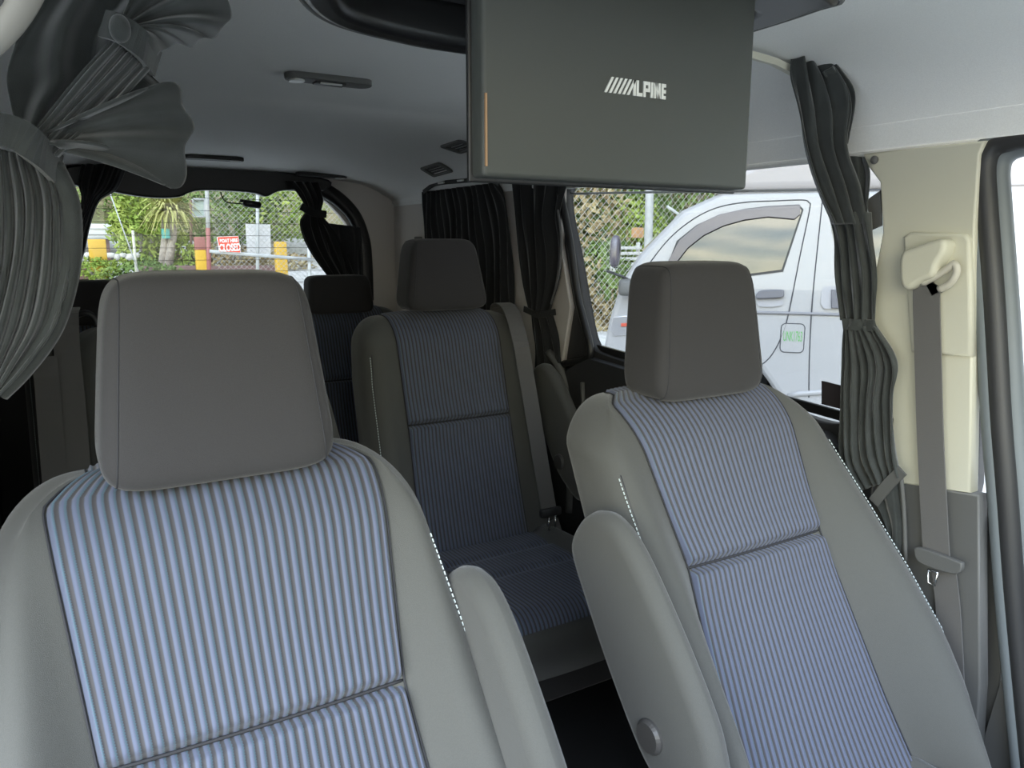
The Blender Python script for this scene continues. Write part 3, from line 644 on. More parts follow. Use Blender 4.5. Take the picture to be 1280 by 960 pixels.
# curtain on the pillar between sliding-door window and quarter window
cc = empty('window_curtain', (0, 0, 0), 'narrow black curtain tied back beside the front edge of the sliding-door window glass', 'curtain', 'side window curtains')
drape('drape', PX([(643, 228), (648, 290), (655, 345), (662, 392)], .785), PX([(708, 228), (700, 270), (703, 310), (700, 350), (688, 392)], .785), 4, .010, M_cur2, cc, nrm=(1, .2, 0), seed=21)
drape('tail', PX([(662, 390), (666, 430), (668, 475)], .79), PX([(688, 390), (698, 430), (702, 478)], .79), 3, .008, M_cur2, cc, nrm=(1, .2, 0), seed=22)
ribbon('tie_band', PX([(655, 386), (672, 394), (694, 390)], .775), .02, (0, .2, 1), .004, M_cur2, cc)
tube('hem', catmull(np.array(PX([(697, 262), (701, 290), (701, 320), (697, 350), (689, 380)], .778)), 20), .004, mat('hem_grey', (.12, .12, .12), .6), cc, n=6)
cq = empty('window_curtain', (0, 0, 0), 'wide black pleated curtain drawn over the rear quarter window', 'curtain', 'side window curtains')
drape('drape', PX([(529, 240), (530, 290), (533, 340), (536, 410)], .788), PX([(622, 228), (633, 250), (640, 320), (644, 405)], .788), 13, .006, M_cur2, cq, nrm=(1, 0, 0), seed=23)
ribbon('heading_tape', catmull(np.array(PX([(529, 240), (545, 230), (580, 226), (610, 224), (624, 230)], .78)), 14), .016, (0, 0, 1), .004, M_black, cq)
for u, v in ((548, 229), (572, 226), (606, 224)): MB().tube([onX(u, v, .772), onX(u + 7, v - 1, .772)], .004, 8).build('hook', M_silver, cq)
# rear window curtains
def rearc(label, pieces, seed):
    t = empty('rear_curtain', (0, 0, 0), label, 'curtain', 'rear window curtains')
    for k, (nm, L, R, f, a) in enumerate(pieces): drape(nm, P3(L, 3.30), P3(R, 3.30), f, a, M_cur2, t, seed=seed + k)
    return t
rearc('black tied rear window curtain between the pleated doorway curtain and the rear glass', [
    ('drape', [(102, 205), (98, 228), (102, 250), (92, 280), (76, 330), (60, 375)], [(160, 205), (146, 236), (124, 252), (112, 285), (104, 320), (82, 372)], 4, .012)], 31)
t = rearc('black tied rear window curtain with loose flap at the far corner of the rear glass', [
    ('drape', [(358, 226), (372, 242), (382, 262), (375, 280), (386, 312), (414, 352)], [(398, 228), (404, 250), (402, 268), (420, 292), (432, 320), (446, 356)], 4, .012),
    ('loose_flap', [(402, 278), (406, 300), (414, 330), (424, 356)], [(450, 284), (452, 300), (452, 330), (452, 358)], 2.5, .008)], 35)
ribbon('tie_band', P3([(376, 258), (390, 266), (408, 268)], 3.27), .03, (0, 0, 1), .005, M_cur2, t)

# ------------------------------------------------------------------ belts
bt = empty('seat_belt', (.78, .82, .95), 'grey belt hanging down the cream pillar from a recessed height adjuster', 'seat belt', 'seat belts')
BL = np.array(bt.location)
def bl(p): return np.array(p) - BL
def PB(pts, X): return [bl(p) for p in PX(pts, X)]
lining('trim_19', [yz(1130, 296, .79), yz(1140, 290, .79), yz(1208, 292, .79), yz(1214, 300, .79), yz(1216, 446, .79), yz(1140, 440, .79)], .785, .02, M_cream, bev=.006)
yzl = lambda pts, X: [(p[1], p[2]) for p in PB(pts, X)]
prism('adjuster_cover', smooth_poly(yzl([(1132, 318), (1150, 308), (1178, 299), (1188, 303), (1186, 316), (1178, 330), (1172, 345), (1158, 352), (1140, 362), (1131, 352)], .77), 50), ((-.028, 0, 0), (0, 1, 0), ZE, (1, 0, 0), .04), M_cream, bt, bevel=.009)
tube('guide_loop', catmull(np.array(PB([(1152, 354), (1168, 346), (1184, 336), (1193, 330), (1196, 340), (1188, 354), (1174, 362)], .768)), 24), .007, mat('loop_cream', (.55, .52, .44), .4), bt, n=8)
P = PB([(1162, 352), (1158, 365), (1160, 450), (1163, 550), (1168, 650), (1171, 700)], .775)
ribbon('webbing', catmull(np.array(P), 30), .050, (0, 1, 0), .003, M_belt, bt)
ribbon('webbing', catmull(np.array(PB([(1180, 715), (1185, 760), (1190, 850), (1192, 950)], .785)), 10), .046, (0, .8, 0), .003, M_belt, bt)
tg_ = prism('tongue', smooth_poly(yzl([(1144, 690), (1150, 684), (1196, 700), (1204, 706), (1200, 716), (1186, 716), (1152, 704)], .765), 30), ((-.02, 0, 0), (0, 1, 0), ZE, (1, 0, 0), .012), M_gplas, bt, bevel=.003)
tube('tongue_plate', PB([(1160, 712), (1172, 716), (1168, 732), (1160, 728), (1160, 712)], .762), .0022, M_chrome, tg_, n=6)
# second row belt lying over the seat shoulder
bt2 = empty('seat_belt', (.66, 2.06, .8), 'grey-brown belt lying diagonally over the dark second-row seat', 'seat belt', 'seat belts')
B2 = np.array(bt2.location)
def seatpt(u, v, dy=0):
    d = ray(u, v)
    for t in np.linspace(1.5, 3, 1500):
        p = CAM + d * t; yf = 2.10 - (.765 - p[2]) * .27 - .05
        if p[1] > yf - .022 + dy: return p
    return p
P = [np.array((.70, 2.26, .74)), np.array((.672, 2.20, .802)), np.array((.662, 2.11, .792))] + [seatpt(u, v) for u, v in ((650, 425), (658, 470), (668, 530), (678, 590), (686, 636))]
ribbon('webbing', catmull(np.array([p - B2 for p in P]), 40), .052, (1, -.1, 0), .003, M_belt, bt2)
pt = seatpt(688, 640, -.015)
tgo = MB().box(pt - B2, (.075, .018, .026)).build('tongue', M_dplas, bt2, bevel=.006)
q = seatpt(690, 655, -.015) - B2
tube('tongue_plate', [q + np.array(v) for v in ((-.012, 0, .022), (-.012, 0, -.018), (.012, 0, -.018), (.012, 0, .022))], .003, M_chrome, tgo, n=6)
q2 = [seatpt(u, v) - B2 for u, v in ((690, 650), (698, 676), (704, 700))]
ribbon('webbing', q2, .045, (1, 0, 0), .003, M_belt, bt2)
# second row, doorway side: two straps over the seat in shadow
bt3 = empty('seat_belt', (-.66, 2.05, .78), 'pair of shadowed belt straps over the second-row seat beside the big headrest', 'seat belt', 'seat belts')
B3 = np.array(bt3.location)
def s3(u, v, Y): return onY(u, v, Y) - B3
ribbon('webbing', catmull(np.array([s3(85, 385, 2.16), s3(82, 395, 2.02), s3(84, 440, 2.0), s3(90, 500, 1.98), s3(98, 600, 1.92), s3(104, 680, 1.88)]), 24), .052, (1, 0, 0), .003, M_belt, bt3)
ribbon('webbing', catmull(np.array([s3(55, 446, 1.97), s3(58, 470, 1.96), s3(62, 520, 1.95), s3(70, 620, 1.90), s3(76, 690, 1.86)]), 24), .048, (1, 0, 0), .003, M_belt, bt3)
tube('guide_loop', catmull(np.array([s3(66, 402, 2.06), s3(90, 396, 2.05), s3(108, 391, 2.04), s3(118, 398, 2.04), s3(121, 408, 2.04)]), 16), .007, M_black, bt3, n=8)
# rear corner belt
bt4 = empty('seat_belt', (.80, 3.25, 1.0), 'short dark belt on a grey guide in the far rear corner pillar', 'seat belt', 'seat belts')
B4 = np.array(bt4.location)
prism('guide_cover', smooth_poly([(p[1] - B4[1], p[2] - B4[2]) for p in PX([(458, 308), (466, 303), (474, 306), (476, 318), (470, 330), (460, 326)], .79)], 24), ((-.02, 0, 0), (0, 1, 0), ZE, (1, 0, 0), .02), M_lpill, bt4, bevel=.004)
ribbon('webbing', [onX(470, 318, .775) - B4, onX(476, 345, .775) - B4, onX(481, 372, .775) - B4], .05, (0, 1, 0), .003, M_belt, bt4)
# coat hook plate beside the quarter curtain
t = empty('coat_hook', onX(523, 306, .80), 'small square grey hook plate on the rear side trim beside the pleated curtain', 'hook')
box('plate', (0, 0, 0), (.014, .06, .07), M_gplas, t, bevel=.004); box('hook', (-.014, 0, -.005), (.02, .02, .035), M_lpill, t, bevel=.004)
# assist grip at the doorway
gp = empty('grab_handle', (-.60, .62, 1.2), 'cream grab handle at the very top corner beside the gathered curtain', 'handle')
G = np.array(gp.location)
tube('grip', catmull(np.array([onY(-60, 80, .66) - G, onY(-20, 62, .64) - G, onY(12, 30, .62) - G, onY(36, -10, .60) - G, onY(50, -60, .58) - G]), 24), .010, mat('handle_beige', (.30, .285, .25), .55), gp, n=12, squash=.7)
MB().tube([onY(50, -60, .58) - G, onY(60, -110, .585) - G], .02, 12).build('mount', M_cream, gp, smooth=True)
# rear window camera on its cable
rcam = empty('rear_camera', onY(312, 255, 3.33), 'small black camera on a curled cable hanging inside the rear glass', 'camera')
R0 = np.array(rcam.location)
tube('body', [onY(u, v, 3.33) - R0 for u, v in ((304, 253.5), (306, 254), (324, 256.5), (326, 257))], [.010, .0145, .0145, .010], M_black, rcam, n=14)
tube('bracket', [onY(u, v, 3.34) - R0 for u, v in ((300, 251), (312, 252))], .006, M_black, rcam, n=8)
tube('cable', catmull(np.array([onY(u, v, 3.33) - R0 for u, v in ((276, 240), (278, 247), (284, 253), (292, 254), (304, 255))]), 20), .0028, M_black, rcam, n=6)
# coat button on the pillar
tag(superq and loft('trim_button', superq(onX(1093, 200, .79), .006, .008, .008, 1, 16), M_gplas), 'tiny grey trim button on the pale pillar above the side window corner', 'button')

# crumpled clear wrap at the cushion edge
q = onY(1172, 955, .68); V = []
for i in range(14):
    for j in range(14):
        V.append(q + np.array(((i - 7) * .008 + rng.normal(0, .003), (j - 7) * .008 + rng.normal(0, .003), .02 * math.exp(-((i - 7) ** 2 + (j - 7) ** 2) / 40) + rng.normal(0, .005))))
o = mesh_obj('plastic_wrap', V, grid_faces(14, 14), mat('clear_wrap', (.6, .6, .6), .15, trans=.6), smooth=False); mod(o, 'SOLIDIFY', thickness=.001)
tag(o, 'crumpled clear plastic wrap at the foot of the seat by the pillar', 'wrap')

# ------------------------------------------------------------------ outside: ground
def gz(x, y): return -.55 + .052 * max(0, y - 5.5) + .35 * max(0, min(1, (y - 14.6) / 1.5)) + .4 * max(0, y - 19)
V = []; nx, ny = 60, 70
for i in range(ny):
    for j in range(nx):
        x = -14 + 40 * j / (nx - 1); y = -8 + 38 * i / (ny - 1)
        V.append((x, y, gz(x, y) + (rng.normal(0, .03) if y > 15 else 0)))
struct(mesh_obj('ground', V, grid_faces(ny, nx), mat('asphalt', (.60, .59, .56), .9, noise=.15, nscale=6, bump=.3, bscale=120)))

# ------------------------------------------------------------------ outside: the white van
Dv = np.array([-.63801786, .77002156, 0]); Nv = np.array([.77002156, .63801786, 0])
_q = ray(1015, 300); Qv = CAM + _q * 5.2 / (_q @ _h); GZ = -.55
vr = empty('van', (Qv[0], Qv[1], GZ), 'white high-roof van parked alongside, seen through the side window', 'van')
vr.rotation_euler = (0, 0, math.atan2(-Dv[1], -Dv[0]))
def vp(u, v):   # pixel -> van side plane, local (x towards the tail, z above ground)
    d = ray(u, v); t = ((Qv - CAM) @ Nv) / (d @ Nv); p = CAM + d * t
    if p[2] - GZ > TZ:      # above the belt the side leans inwards
        t = ((Qv - CAM) @ Nv + TK * (CAM[2] - GZ - TZ)) / (d @ Nv - TK * d[2]); p = CAM + d * t
    return (-(p - Qv) @ Dv, p[2] - GZ)
VX = ((0, 0, 0), (1, 0, 0), ZE, (0, 1, 0)); TZ, TK = 1.12, .15
g = .55
outl = [(-1.36, .30), (-1.42, .45), (-1.43, .62), (-1.395, .80), (-1.36, 1.0), (-1.285, 1.27), (-1.16, 1.47), (-.88, 1.775), (-.60, 1.90), (-.30, 1.905), (3.35, 1.905), (3.38, 1.2), (3.36, .35), (3.2, .28), (2.55, .28), (2.52, .5), (2.38, .65), (2.2, .68), (2.0, .65), (1.86, .5), (1.83, .28), (-.16, .28), (-.17, .52), (-.28, .67), (-.42, .745), (-.60, .765), (-.78, .74), (-.93, .66), (-1.01, .5), (-1.02, .30)]
o = prism('body', outl, (*VX, 1.70), M_white, vr, bevel=.05)
o.data.polygons.foreach_set('use_smooth', [False] * len(o.data.polygons))
rf = [(-.66, 1.90), (-.55, 2.02), (-.385, 2.10), (-.06, 2.135), (.4, 2.15), (3.0, 2.15), (3.3, 2.05), (3.35, 1.90)]
prism('high_roof', rf, ((0, .10, 0), (1, 0, 0), ZE, (0, 1, 0), 1.5), M_pinkw, vr, bevel=.06)
prism('windscreen', [(-1.15, 1.475), (-.875, 1.775), (-.87, 1.79), (-1.17, 1.50)], ((0, .16, 0), (1, 0, 0), ZE, (0, 1, 0), 1.38), M_vglass, vr)
pane = [vp(u, v) for u, v in ((842, 325), (850, 304), (874, 284), (898, 272), (930, 264), (960, 260), (998, 258), (1002, 263), (977, 337), (930, 343), (870, 352), (838, 352))]
prism('window_rubber', [vp(u, v) for u, v in ((836, 327), (846, 301), (871, 281), (897, 269), (930, 261), (960, 257.5), (999, 255.5), (1004.5, 262), (979, 339.5), (930, 346), (870, 355), (834, 356))], ((0, -.004, 0), (1, 0, 0), ZE, (0, 1, 0), .01), M_dplas, vr)
prism('window_glass', pane, ((0, -.008, 0), (1, 0, 0), ZE, (0, 1, 0), .01), M_vglass, vr)
prism('rain_visor', [vp(u, v) for u, v in ((836, 326), (850, 300), (874, 280), (900, 268), (930, 261.5), (965, 258), (1000, 256.5), (1000, 268), (993, 274), (960, 271), (930, 275), (905, 282), (880, 294), (860, 310), (846, 328))], ((0, -.03, 0), (1, 0, 0), ZE, (0, 1, 0), .012), M_visor, vr, bevel=.002)
lin = MB()
def vline(pts, r_=.004, n=None): 
    P = [(x, -.001, z) for x, z in (vp(u, v) for u, v in pts)]
    lin.tube(catmull(np.array(P), n or len(P) * 6), r_, 4)
vline([(805, 338), (835, 300), (865, 275), (895, 260), (930, 253), (970, 251), (1003, 250), (1011, 253), (1012, 262), (1000, 320), (985, 395), (975, 425), (962, 447), (946, 460)])
vline([(1029, 240), (1025, 280), (1016, 370), (1012, 440), (1011, 497)])
vline([(720, 243), (800, 240), (900, 238.5), (1020, 237.5), (1120, 237)], .005)
vline([(1104, 262), (1099, 330), (1098, 340), (1106, 352)], .003)
lin.build('panel_gap', mat('gap', (.08, .08, .09), .8), vr)
def crease(pts, name, m, r_): 
    P = [(x, .0, z) for x, z in (vp(u, v) for u, v in pts)]; tube(name, P, r_, m, vr, n=6)
crease([(900, 389.5), (950, 390.5), (1030, 392.5), (1120, 396), (1250, 401)], 'belt_crease', mat('crease_grey', (.24, .24, .26), .5), .011)
crease([(985, 495), (1000, 492), (1030, 490), (1100, 492), (1250, 500)], 'sill_moulding', M_white, .02)
prism('door_handle', rr(-.0, 0, 1, 1, .3) and smooth_poly([vp(u, v) for u, v in ((945, 372), (949, 364), (960, 362), (978, 362), (980, 366), (978, 371), (960, 372.5))], 30), ((0, -.035, 0), (1, 0, 0), ZE, (0, 1, 0), .03), mat('handle_grey', (.13, .13, .15), .4), vr, bevel=.006)
prism('handle_recess', smooth_poly([vp(u, v) for u, v in ((948, 374), (976, 374), (976, 382), (950, 383))], 30), ((0, -.002, 0), (1, 0, 0), ZE, (0, 1, 0), .004), mat('recess_white', (.36, .36, .38), .4), vr)
hr = prism('sliding_handle', [vp(u, v) for u, v in ((1027, 362), (1031, 358), (1060, 357), (1060, 386), (1030, 386), (1026, 380))], ((0, -.003, 0), (1, 0, 0), ZE, (0, 1, 0), .006), mat('recess_white', (.36, .36, .38), .4), vr)
prism('pull', [vp(u, v) for u, v in ((1039, 362), (1052, 362), (1052, 385), (1039, 385))], ((0, -.02, 0), (1, 0, 0), ZE, (0, 1, 0), .018), mat('handle_grey', (.13, .13, .15), .4), hr, bevel=.004)
# fuel lid with green fleet number
fl = MB(); a, b_ = vp(977, 404), vp(1004, 441)
fc = prism('fuel_lid', rr(a[0], b_[1], b_[0], a[1], .03), ((0, -.004, 0), (1, 0, 0), ZE, (0, 1, 0), .006), M_white, vr)
P = rr(a[0], b_[1], b_[0], a[1], .03); tube('lid_gap', [(x, -.004, z) for x, z in P + P[:1]], .003, mat('gap', (.08, .08, .09)), fc, n=4)
cx, cz_ = vp(991, 421)
text_mesh('lettering', 'UNK1763', .10, mat('green_letters', (.14, .42, .12), .6), (cx, -.0055, cz_), (1, 0, 0), (0, 0, 1), fc, ext=.0006, sx=.30)
# rear side glass
prism('side_glass', [vp(u, v) for u, v in ((1036, 260), (1045, 257), (1230, 256), (1230, 350), (1062, 352), (1052, 340), (1040, 290))], ((0, -.004, 0), (1, 0, 0), ZE, (0, 1, 0), .008), M_vglass, vr)
# headlamp, grille, bumper at the nose
prism('headlamp', [vp(u, v) for u, v in ((763, 412), (766, 396), (790, 394), (792, 418), (768, 420))], ((0, -.012, 0), (1, 0, 0), ZE, (0, 1, 0), .12), mat('lamp_glass', (.6, .6, .62), .1, metal=.5), vr, bevel=.006)
prism('indicator', [vp(u, v) for u, v in ((777, 404), (790, 403), (790, 407), (777, 408))], ((0, -.018, 0), (1, 0, 0), ZE, (0, 1, 0), .02), mat('indicator_red', (.6, .12, .08), .3), vr)
prism('bumper', [(-1.46, .25), (-1.47, .50), (-1.43, .60), (-1.05, .60), (-1.02, .25)], ((0, -.02, 0), (1, 0, 0), ZE, (0, 1, 0), 1.74), M_white, vr, bevel=.02)
# wing mirror on its arm and the tall under-view mirror
tube('mirror_arm', [(*[vp(792, 352)[0]], -.05, vp(792, 352)[1]), (vp(783, 345)[0], -.12, vp(783, 345)[1]), (vp(762, 338)[0], -.10, vp(762, 338)[1])], .010, M_dplas, vr, n=8)
loft('wing_mirror', superq((vp(786, 358)[0], -.10, vp(786, 358)[1]), .05, .06, .06, .5, 24), M_gplas, vr)
loft('front_mirror', superq((vp(771, 314)[0], -.05, vp(771, 314)[1]), .035, .06, .115, .6, 24), M_visor, vr)
# wheels
for wx in (-.60, 2.19):
    for wy, s in ((.13, -1), (1.55, 1)):
        w = MB(); w.tube([(wx, wy - .11, .345), (wx, wy - .08, .345), (wx, wy + .08, .345), (wx, wy + .11, .345)], [.30, .345, .345, .30], 40); wo_ = w.build('wheel', M_tyre, vr, smooth=False)
        MB().tube([(wx, wy + s * .10, .345), (wx, wy + s * .114, .345)], [.20, .185], 28).build('hubcap', M_steel, wo_)
prism('wheel_liner', [(-1.0, .3), (-.95, .62), (-.6, .75), (-.25, .62), (-.18, .3)], ((0, .25, 0), (1, 0, 0), ZE, (0, 1, 0), 1.2), M_tyre, vr)

def lean_in(o):
    if o.type == 'MESH' and 'wheel' not in o.name and 'roof' not in o.name:
        bm = bmesh.new(); bm.from_mesh(o.data)
        if o.name == 'body': bmesh.ops.bisect_plane(bm, geom=bm.verts[:] + bm.edges[:] + bm.faces[:], plane_co=(0, 0, TZ), plane_no=(0, 0, 1))
        for v in bm.verts:
            if v.co.z > TZ: v.co.y += TK * (v.co.z - TZ) * (1 if v.co.y < .85 else -1)
        bm.to_mesh(o.data); bm.free()
    for c_ in o.children: lean_in(c_)
lean_in(vr)
# ------------------------------------------------------------------ outside: fences, posts, signs
M_wire = mat('fence_wire', (.50, .50, .48), .5, metal=.3)
def chain(name, A, B, z0, z1, pitch, label, group, r=.0028, zf=None):
    A = np.array(A, float); B = np.array(B, float); L = np.linalg.norm(B - A); ux = (B - A) / L; H = z1 - z0; mb = MB()
    n = int((L + H) / pitch) + 1
    for k in range(n):
        for s in (1, -1):
            s0 = -H + k * pitch; a0 = max(0, -s0); a1 = min(H, L - s0)
            if a1 - a0 < .02: continue
            pts = []
            for a in (a0, a1):
                xx = s0 + a; zz = z0 + a if s > 0 else z1 - a
                q = A + ux * xx; pts.append(np.array((q[0], q[1], zz)))
            mb.tube(pts, r, 3)
    return tag(mb.build(name, M_wire), label, 'fence', group)
f1 = chain('chain_link_fence', (1.72, 13.0), (6.2, 13.0), .0, 2.6, .085, 'chain-link mesh of the gate seen through the rear glass', 'chain-link fences', .0030)
def post(u0, u1, v0, v1, Y, r, name, label, m, group=None, cat='post'):
    a = onY(u0, v0, Y); b = onY(u1, v1, Y); o = tube(name, [a, b], r, m, n=12); return tag(o, label, cat, group)
M_pole = mat('pole_white', (.48, .50, .50), .5, noise=.1, nscale=8)
po = empty('gate_post', onY(262, 360, 12.9), 'tall white post painted dull red below, in front of the red-topped yellow bollard', 'post', 'gate posts')
PL = np.array(po.location)
tube('pole', [onY(257, 180, 12.9) - PL, onY(260, 285, 12.9) - PL], .032, M_pole, po, n=12)
tube('red_lower_pole', [onY(260, 285, 12.9) - PL, onY(262, 360, 12.9) - PL], .034, mat('dull_red', (.34, .13, .12), .6), po, n=12)
post(322, 322, 180, 372, 12.9, .028, 'gate_post', 'slim white gate post crossing the blank white board', M_pole, 'gate posts')
post(386, 388, 300, 380, 12.9, .03, 'gate_post', 'white gate post near the parked dark car', M_pole, 'gate posts')
tag(tube('gate_rail', [onY(262, 314, 12.85), onY(322, 319, 12.85), onY(440, 328, 12.85)], .028, M_pole, n=10), 'white rail of the gate running under the red closed sign', 'rail')
tag(tube('guy_wire', [onY(137, 240, 13.5), onY(175, 345, 13.5)], .010, M_pole, n=6), 'pale diagonal stay wire before the green bush', 'wire')
tag(tube('thin_stake', [onY(166, 288, 14), onY(171, 345, 14)], .022, mat('stake', (.6, .6, .5), .7), n=6), 'thin pale stake between stay wire and twin trunks', 'stake')
# red sign
sg = empty('closed_sign', onY(285, 317, 12.8), 'red gate sign with white CLOSED lettering', 'sign')
S0 = np.array(sg.location)
cor = [onY(u, v, 12.8) for u, v in ((271, 296), (298, 295), (301, 316), (274, 314.5))]
cor2 = [c_ + (np.mean(cor, 0) - c_) * .05 for c_ in cor]
def plate3(name, C4, m, parent, O, dy=.02, off=0): 
    V = [c_ - O + np.array((0, off, 0)) for c_ in C4] + [c_ - O + np.array((0, off + dy, 0)) for c_ in C4]
    return mesh_obj(name, V, [(3, 2, 1, 0), (4, 5, 6, 7), (0, 1, 5, 4), (1, 2, 6, 5), (2, 3, 7, 6), (3, 0, 4, 7)], m, parent, smooth=False)
plate3('border', cor, mat('sign_white', (.85, .85, .84), .5), sg, S0)
bd = plate3('board', cor2, mat('sign_red', (.80, .10, .055), .5), sg, S0, .02, -.006)
ex = (cor[1] - cor[0]); ew = np.linalg.norm(ex); ex /= ew; ey = np.array((0, 0, 1.)); mid = np.mean(cor, 0) - S0
text_mesh('lettering', 'BOAT HIRE', .075, mat('sign_white', (.85, .85, .84)), mid + ey * .055 + np.array((.0, -.0085, 0)), ex, ey, bd, ext=.002, sx=.72, font_off=.003)
text_mesh('lettering', 'CLOSED', .155, mat('sign_white', (.85, .85, .84)), mid - ey * .055 + np.array((.012, -.0085, 0)), ex, ey, bd, ext=.002, sx=.56, font_off=.005)
wb = tag(plate3('white_board', [onY(u, v, 13.1) for u, v in ((307, 279.5), (338, 280.5), (338.5, 318), (309, 317))], mat('board_white', (.72, .72, .72), .6), None, np.zeros(3)), 'blank white board fixed behind the gate mesh', 'board')
# yellow bollards and the low brown rail
M_yel = mat('yellow_paint', (.66, .41, .045), .6, noise=.06, nscale=6)
def bollard(u0, u1, v0, v1, Y, label, red=0, low=None):
    a = onY(u0, v0, Y); b = onY(u1, v1, Y); t = empty('bollard', ((a[0] + b[0]) / 2, Y, b[2] - .1), label, 'bollard', 'yellow bollards'); o = np.array(t.location)
    w = b[0] - a[0]; zr = a[2] - (a[2] - b[2]) * red
    box('block', (0, 0, (zr + b[2] - .1) / 2 - o[2]), (w, w * .8, zr - b[2] + .1), M_yel, t, bevel=.015)
    if red: box('red_cap', (0, 0, (a[2] + zr) / 2 - o[2]), (w * 1.02, w * .82, a[2] - zr), mat('brick_red', (.33, .13, .11), .7), t, bevel=.015)
    if low: 
        c_ = onY(low[0], low[1], Y); d_ = onY(low[2], low[3], Y)
        box('footing', ((c_[0] + d_[0]) / 2 - o[0], .05, (c_[2] + d_[2]) / 2 - o[2]), (d_[0] - c_[0], w * .6, c_[2] - d_[2]), M_yel, t, bevel=.01)
    return t
bollard(109.5, 135, 299, 335, 16.0, 'plain yellow bollard near the white tank', 0, (120, 335, 136, 352))
bollard(242.5, 259, 296, 345, 15.5, 'yellow bollard with brick-red top next to the tall post', .33)
bollard(343, 359.5, 302, 352, 15.5, 'yellow bollard between the white board and the dark car')
M_beam = mat('beam_brown', (.20, .125, .115), .8, noise=.12, nscale=10)
for (u0, u1, lab) in ((60, 118, 'brown low rail beside the plain yellow bollard'), (172, 246, 'brown low rail below the twin trunks'), (256, 346, 'brown low rail below the red closed sign')):
    a = onY(u0, 333, 16.2); b = onY(u1, 349, 16.2)
    tag(box('low_rail', ((a[0] + b[0]) / 2, 16.3, (a[2] + b[2]) / 2), (b[0] - a[0], .25, a[2] - b[2]), M_beam, bevel=.02), lab, 'rail', 'low brown rails')
# white tank / low building, frame sign, teal box, rocks
a = onY(60, 279, 19); b = onY(144, 299, 19)
t = empty('storage_tank', ((a[0] + b[0]) / 2, 19.4, b[2] - .4), 'long white tank behind the plain yellow bollard', 'tank'); o = np.array(t.location)
box('shell', (0, 0, (a[2] + b[2]) / 2 - o[2]), (b[0] - a[0], .8, a[2] - b[2]), mat('tank_white', (.72, .74, .76), .6, noise=.08, nscale=4), t, bevel=.06)
for sx in (-.35, .35): box('support', (sx * (b[0] - a[0]), 0, .2), (.15, .6, .5), M_beam, t)
for k in range(2):
    box('grey_band', (0, -.41, (a[2] + b[2]) / 2 - o[2] + (k - .5) * .12), (b[0] - a[0] - .1, .02, .02), M_steel, t, bevel=0)
for k, u in enumerate((112, 122, 138, 146, 154, 163, 170)):
    p = onY(u, 319 + (k % 2) * 2, 17.5); tag(loft('boulder', superq(p, .06 + .05 * rng.random(), .08, .045 + .03 * rng.random(), .75, 14), mat('rock', (.6, .59, .55), .9, noise=.15, nscale=12)), 'pale boulder in the edging row behind the yellow bollard and bush', 'rock', 'pale edging boulders')
sp = empty('notice_frame', onY(247, 262, 17.5), 'pale metal notice frame on a post behind the tall white post', 'sign'); N0 = np.array(sp.location)
fr = MB()
c4 = [onY(u, v, 17.5) - N0 for u, v in ((241, 249), (256, 249), (256, 271), (241, 271))]
for i in range(4): fr.tube([c4[i], c4[(i + 1) % 4]], .025, 6)
fr.build('frame', M_pole, sp); plate3('pane', [c_ + N0 for c_ in c4], mat('pane_grey', (.45, .55, .5), .3), sp, N0, .01, .03)
fr = MB().tube([onY(238.5, 250, 17.5) - N0, onY(239, 330, 17.5) - N0], .03, 8); fr.build('post', mat('post_brown', (.25, .16, .13), .8), sp)
tag(box('teal_box', onY(207, 292, 16.6), (.14, .12, .19), mat('teal_paint', (.14, .50, .46), .6), bevel=.01), 'small teal box fixed between the twin trunks', 'box')

# parked cars beyond the gate
def small_car(u, v, Y, col, label):
    p = onY(u, v, Y); t = empty('car', (p[0], Y, p[2]), label, 'car', 'parked cars beyond the gate')
    m_ = mat('car_' + str(u), col, .35, coat=.5)
    bd_ = catmull(np.array([(-1.0, .25), (-1.02, .6), (-.8, .72), (-.5, .78), (-.25, 1.12), (.5, 1.14), (.85, .8), (1.0, .7), (1.02, .25)]), 50, closed=True)
    prism('body', [tuple(q) for q in bd_], ((0, 0, 0), (1, 0, 0), ZE, (0, 1, 0), 1.2), m_, t, bevel=.05)
    prism('side_window', [(-.42, .80), (-.2, 1.06), (.45, 1.06), (.7, .80)], ((0, -.01, 0), (1, 0, 0), ZE, (0, 1, 0), .02), M_vglass, t)
    for wx in (-.6, .62): MB().tube([(wx, -.03, .25), (wx, .15, .25)], .25, 20).build('wheel', M_tyre, t)
    return t
small_car(388, 340, 24, (.06, .09, .20), 'dark blue car parked beyond the gate mesh')
b_ = onY(372, 300, 30); tag(MB().box((b_[0] + 1.2, 30, b_[2] + .6), (5.0, 1, 2.6)).build('pale_building', mat('pale_wall', (.75, .72, .70), .8, noise=.1, nscale=2), bevel=.05), 'pale low building beyond the dark blue car', 'building')

